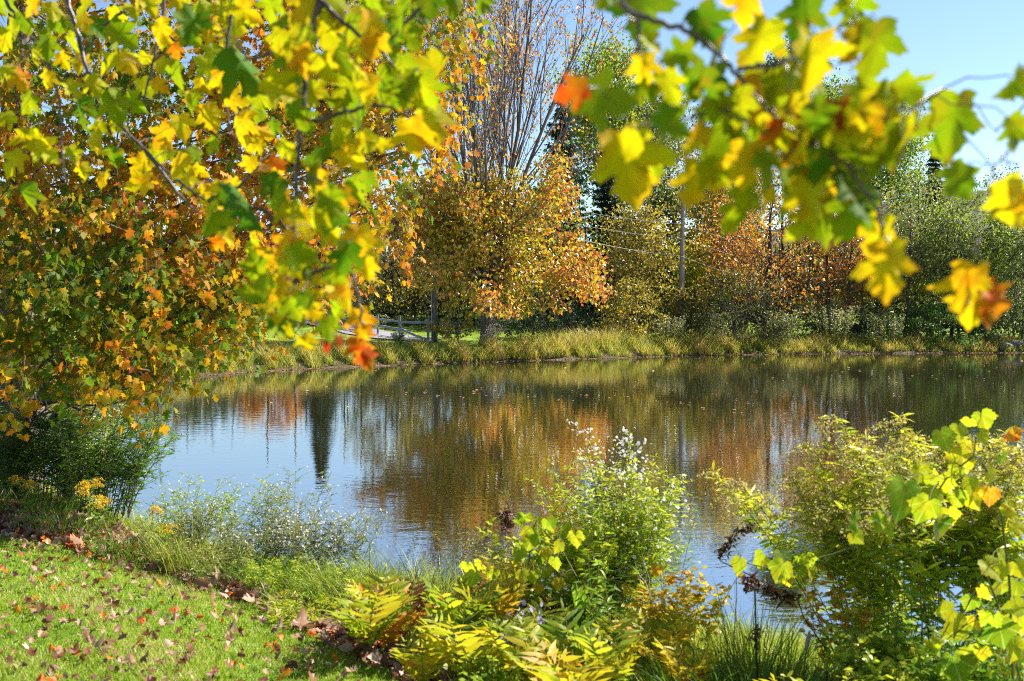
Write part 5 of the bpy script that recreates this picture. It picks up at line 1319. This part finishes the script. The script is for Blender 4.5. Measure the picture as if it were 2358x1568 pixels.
for _ in range(16):
    left.append((rng_.uniform(-20, 640), rng_.uniform(-30, 150) if rng_.random() < .75 else rng_.uniform(150, 330), rng_.uniform(38, 62), rng_.choice([.3, .45, .55, .6, .64, .68])))
bough('left hand maple branches thick with small bright yellow leaves', [[(100, -300, 3.7), (140, -120, 3.6), (155, 0, 3.5), (180, 80, 3.5), (195, 150, 3.45), (240, 250, 3.4), (310, 322, 3.4), (360, 375, 3.4), (420, 425, 3.35), (475, 463, 3.3)],
        [(-40, -220, 3.6), (10, 0, 3.5), (60, 70, 3.5), (110, 140, 3.45), (135, 215, 3.4), (140, 310, 3.4), (150, 425, 3.4)], [(300, -200, 3.5), (290, 20, 3.5), (240, 60, 3.5), (195, 120, 3.45)], [(475, 463, 3.3), (540, 440, 3.3), (565, 415, 3.3), (600, 380, 3.3)],
        [(560, -200, 3.3), (540, -20, 3.3), (520, 120, 3.3), (520, 260, 3.3), (560, 380, 3.3)], [(330, 340, 3.4), (430, 470, 3.4), (462, 492, 3.4)], [(360, -150, 3.4), (380, 30, 3.4), (350, 150, 3.4), (330, 240, 3.4)]],
      left, 3.4, 3, dj=.25, twig_r=.011)
mid = lc([(920, 130, 180, .1), (1190, 310, 265, .06), (1190, 990, 260, .1), (1000, 1070, 160, .3), (1370, 1020, 135, .6), (1430, 1000, 115, .58), (1400, 300, 200, .35), (1340, 420, 185, .6), (1400, 560, 185, .28), (1560, 150, 185, .58), (1700, 100, 185, .48), (1780, 130, 165, .72), (1800, 220, 135, .72), (1620, 250, 185, .38), (1560, 330, 165, .55),
          (1680, 430, 205, .48), (1680, 560, 220, .28), (1730, 330, 125, .6), (1850, 400, 155, .4), (1880, 280, 125, .4), (1960, 430, 185, .33), (2080, 360, 190, .6), (2060, 580, 200, .6), (1940, 490, 85, .6), (1980, 660, 200, .64), (1960, 170, 145, .4), (1930, 60, 155, .4), (2020, 60, 125, .22), (2070, 15, 135, .28), (1840, 40, 125, .45),
          (1760, 680, 125, .6), (1850, 700, 85, .64), (1510, 790, 195, .18), (1500, 880, 135, .6), (1590, 960, 155, .42), (1640, 960, 125, .74), (1590, 1030, 175, .28), (1600, 1130, 125, .63), (1480, 60, 150, .5), (1620, 30, 150, .5), (1760, 20, 150, .4), (1450, 180, 150, .5), (1330, 200, 130, .6), (1500, 450, 150, .5), (1600, 620, 150, .5), (2180, 10, 120, .3), (2300, 0, 110, .3), (1300, 40, 140, .5)])
def tc(l): return [(499 + x * .318, 384 + y * .318, s * .318, *r) for x, y, s, *r in l]
tail = tc([(500, 600, 270, .72), (610, 640, 190, .64), (280, 740, 235, .38), (400, 810, 160, .56), (540, 820, 130, .48), (330, 920, 290, .33), (560, 980, 210, .48), (470, 1080, 250, .18), (440, 1170, 170, .5), (860, 690, 175, .6), (1050, 600, 290, .65, .3, .2), (1090, 740, 175, .6, .1, .1), (890, 880, 210, .7), (640, 960, 160, .28),
           (810, 1170, 190, .28, .1, .1), (650, 1290, 170, .74, .1, .5), (1040, 1130, 225, .74, .2, .1), (1070, 1210, 150, .8), (1030, 1320, 205, .86, .2, .2), (1085, 1410, 175, .93, .3, .3), (800, 1310, 120, .98, -1.2, .8), (900, 1270, 110, .97, 1.2, .8), (350, 860, 180, .4), (520, 700, 190, .6), (700, 800, 140, .6), (380, 1000, 160, .42), (520, 1180, 120, .55)])
rr_ = np.random.default_rng(44)
for _ in range(26):
    tail.append((rr_.uniform(600, 850), rr_.uniform(330, 720), rr_.uniform(55, 90), rr_.choice([.15, .3, .42, .55, .62, .7])))
for _ in range(14):
    mid.append((rr_.uniform(620, 1010), rr_.uniform(-30, 260), rr_.uniform(60, 95), rr_.choice([.1, .3, .42, .5, .6, .66])))
bough('long drooping maple branch left of centre ending in an orange leaf over the water', [[(780, -330, 2.3), (755, -120, 2.25), (735, 0, 2.2), (718, 80, 2.2), (705, 170, 2.2), (692, 290, 2.2), (682, 400, 2.2), (676, 520, 2.2), (674, 600, 2.2), (688, 640, 2.2)],
        [(735, 0, 2.2), (800, 60, 2.2), (880, 120, 2.2), (950, 200, 2.2)], [(960, -150, 2.2), (975, 10, 2.2), (930, 60, 2.2), (900, 90, 2.2)], [(688, 640, 2.2), (740, 620, 2.2), (800, 600, 2.2), (830, 700, 2.2), (835, 770, 2.2)], [(688, 640, 2.2), (640, 680, 2.2), (620, 720, 2.2)], [(676, 540, 2.2), (600, 480, 2.2), (540, 470, 2.2)], [(705, 170, 2.2), (640, 120, 2.2), (560, 140, 2.2)], [(692, 290, 2.2), (780, 260, 2.2), (860, 240, 2.2), (950, 260, 2.2)]],
      mid + tail, 2.2, 4, dj=.18, twig_r=.0095)
print('objects', len(SC.objects), 'faces', sum(len(o.data.polygons) for o in SC.objects if o.type == 'MESH'))
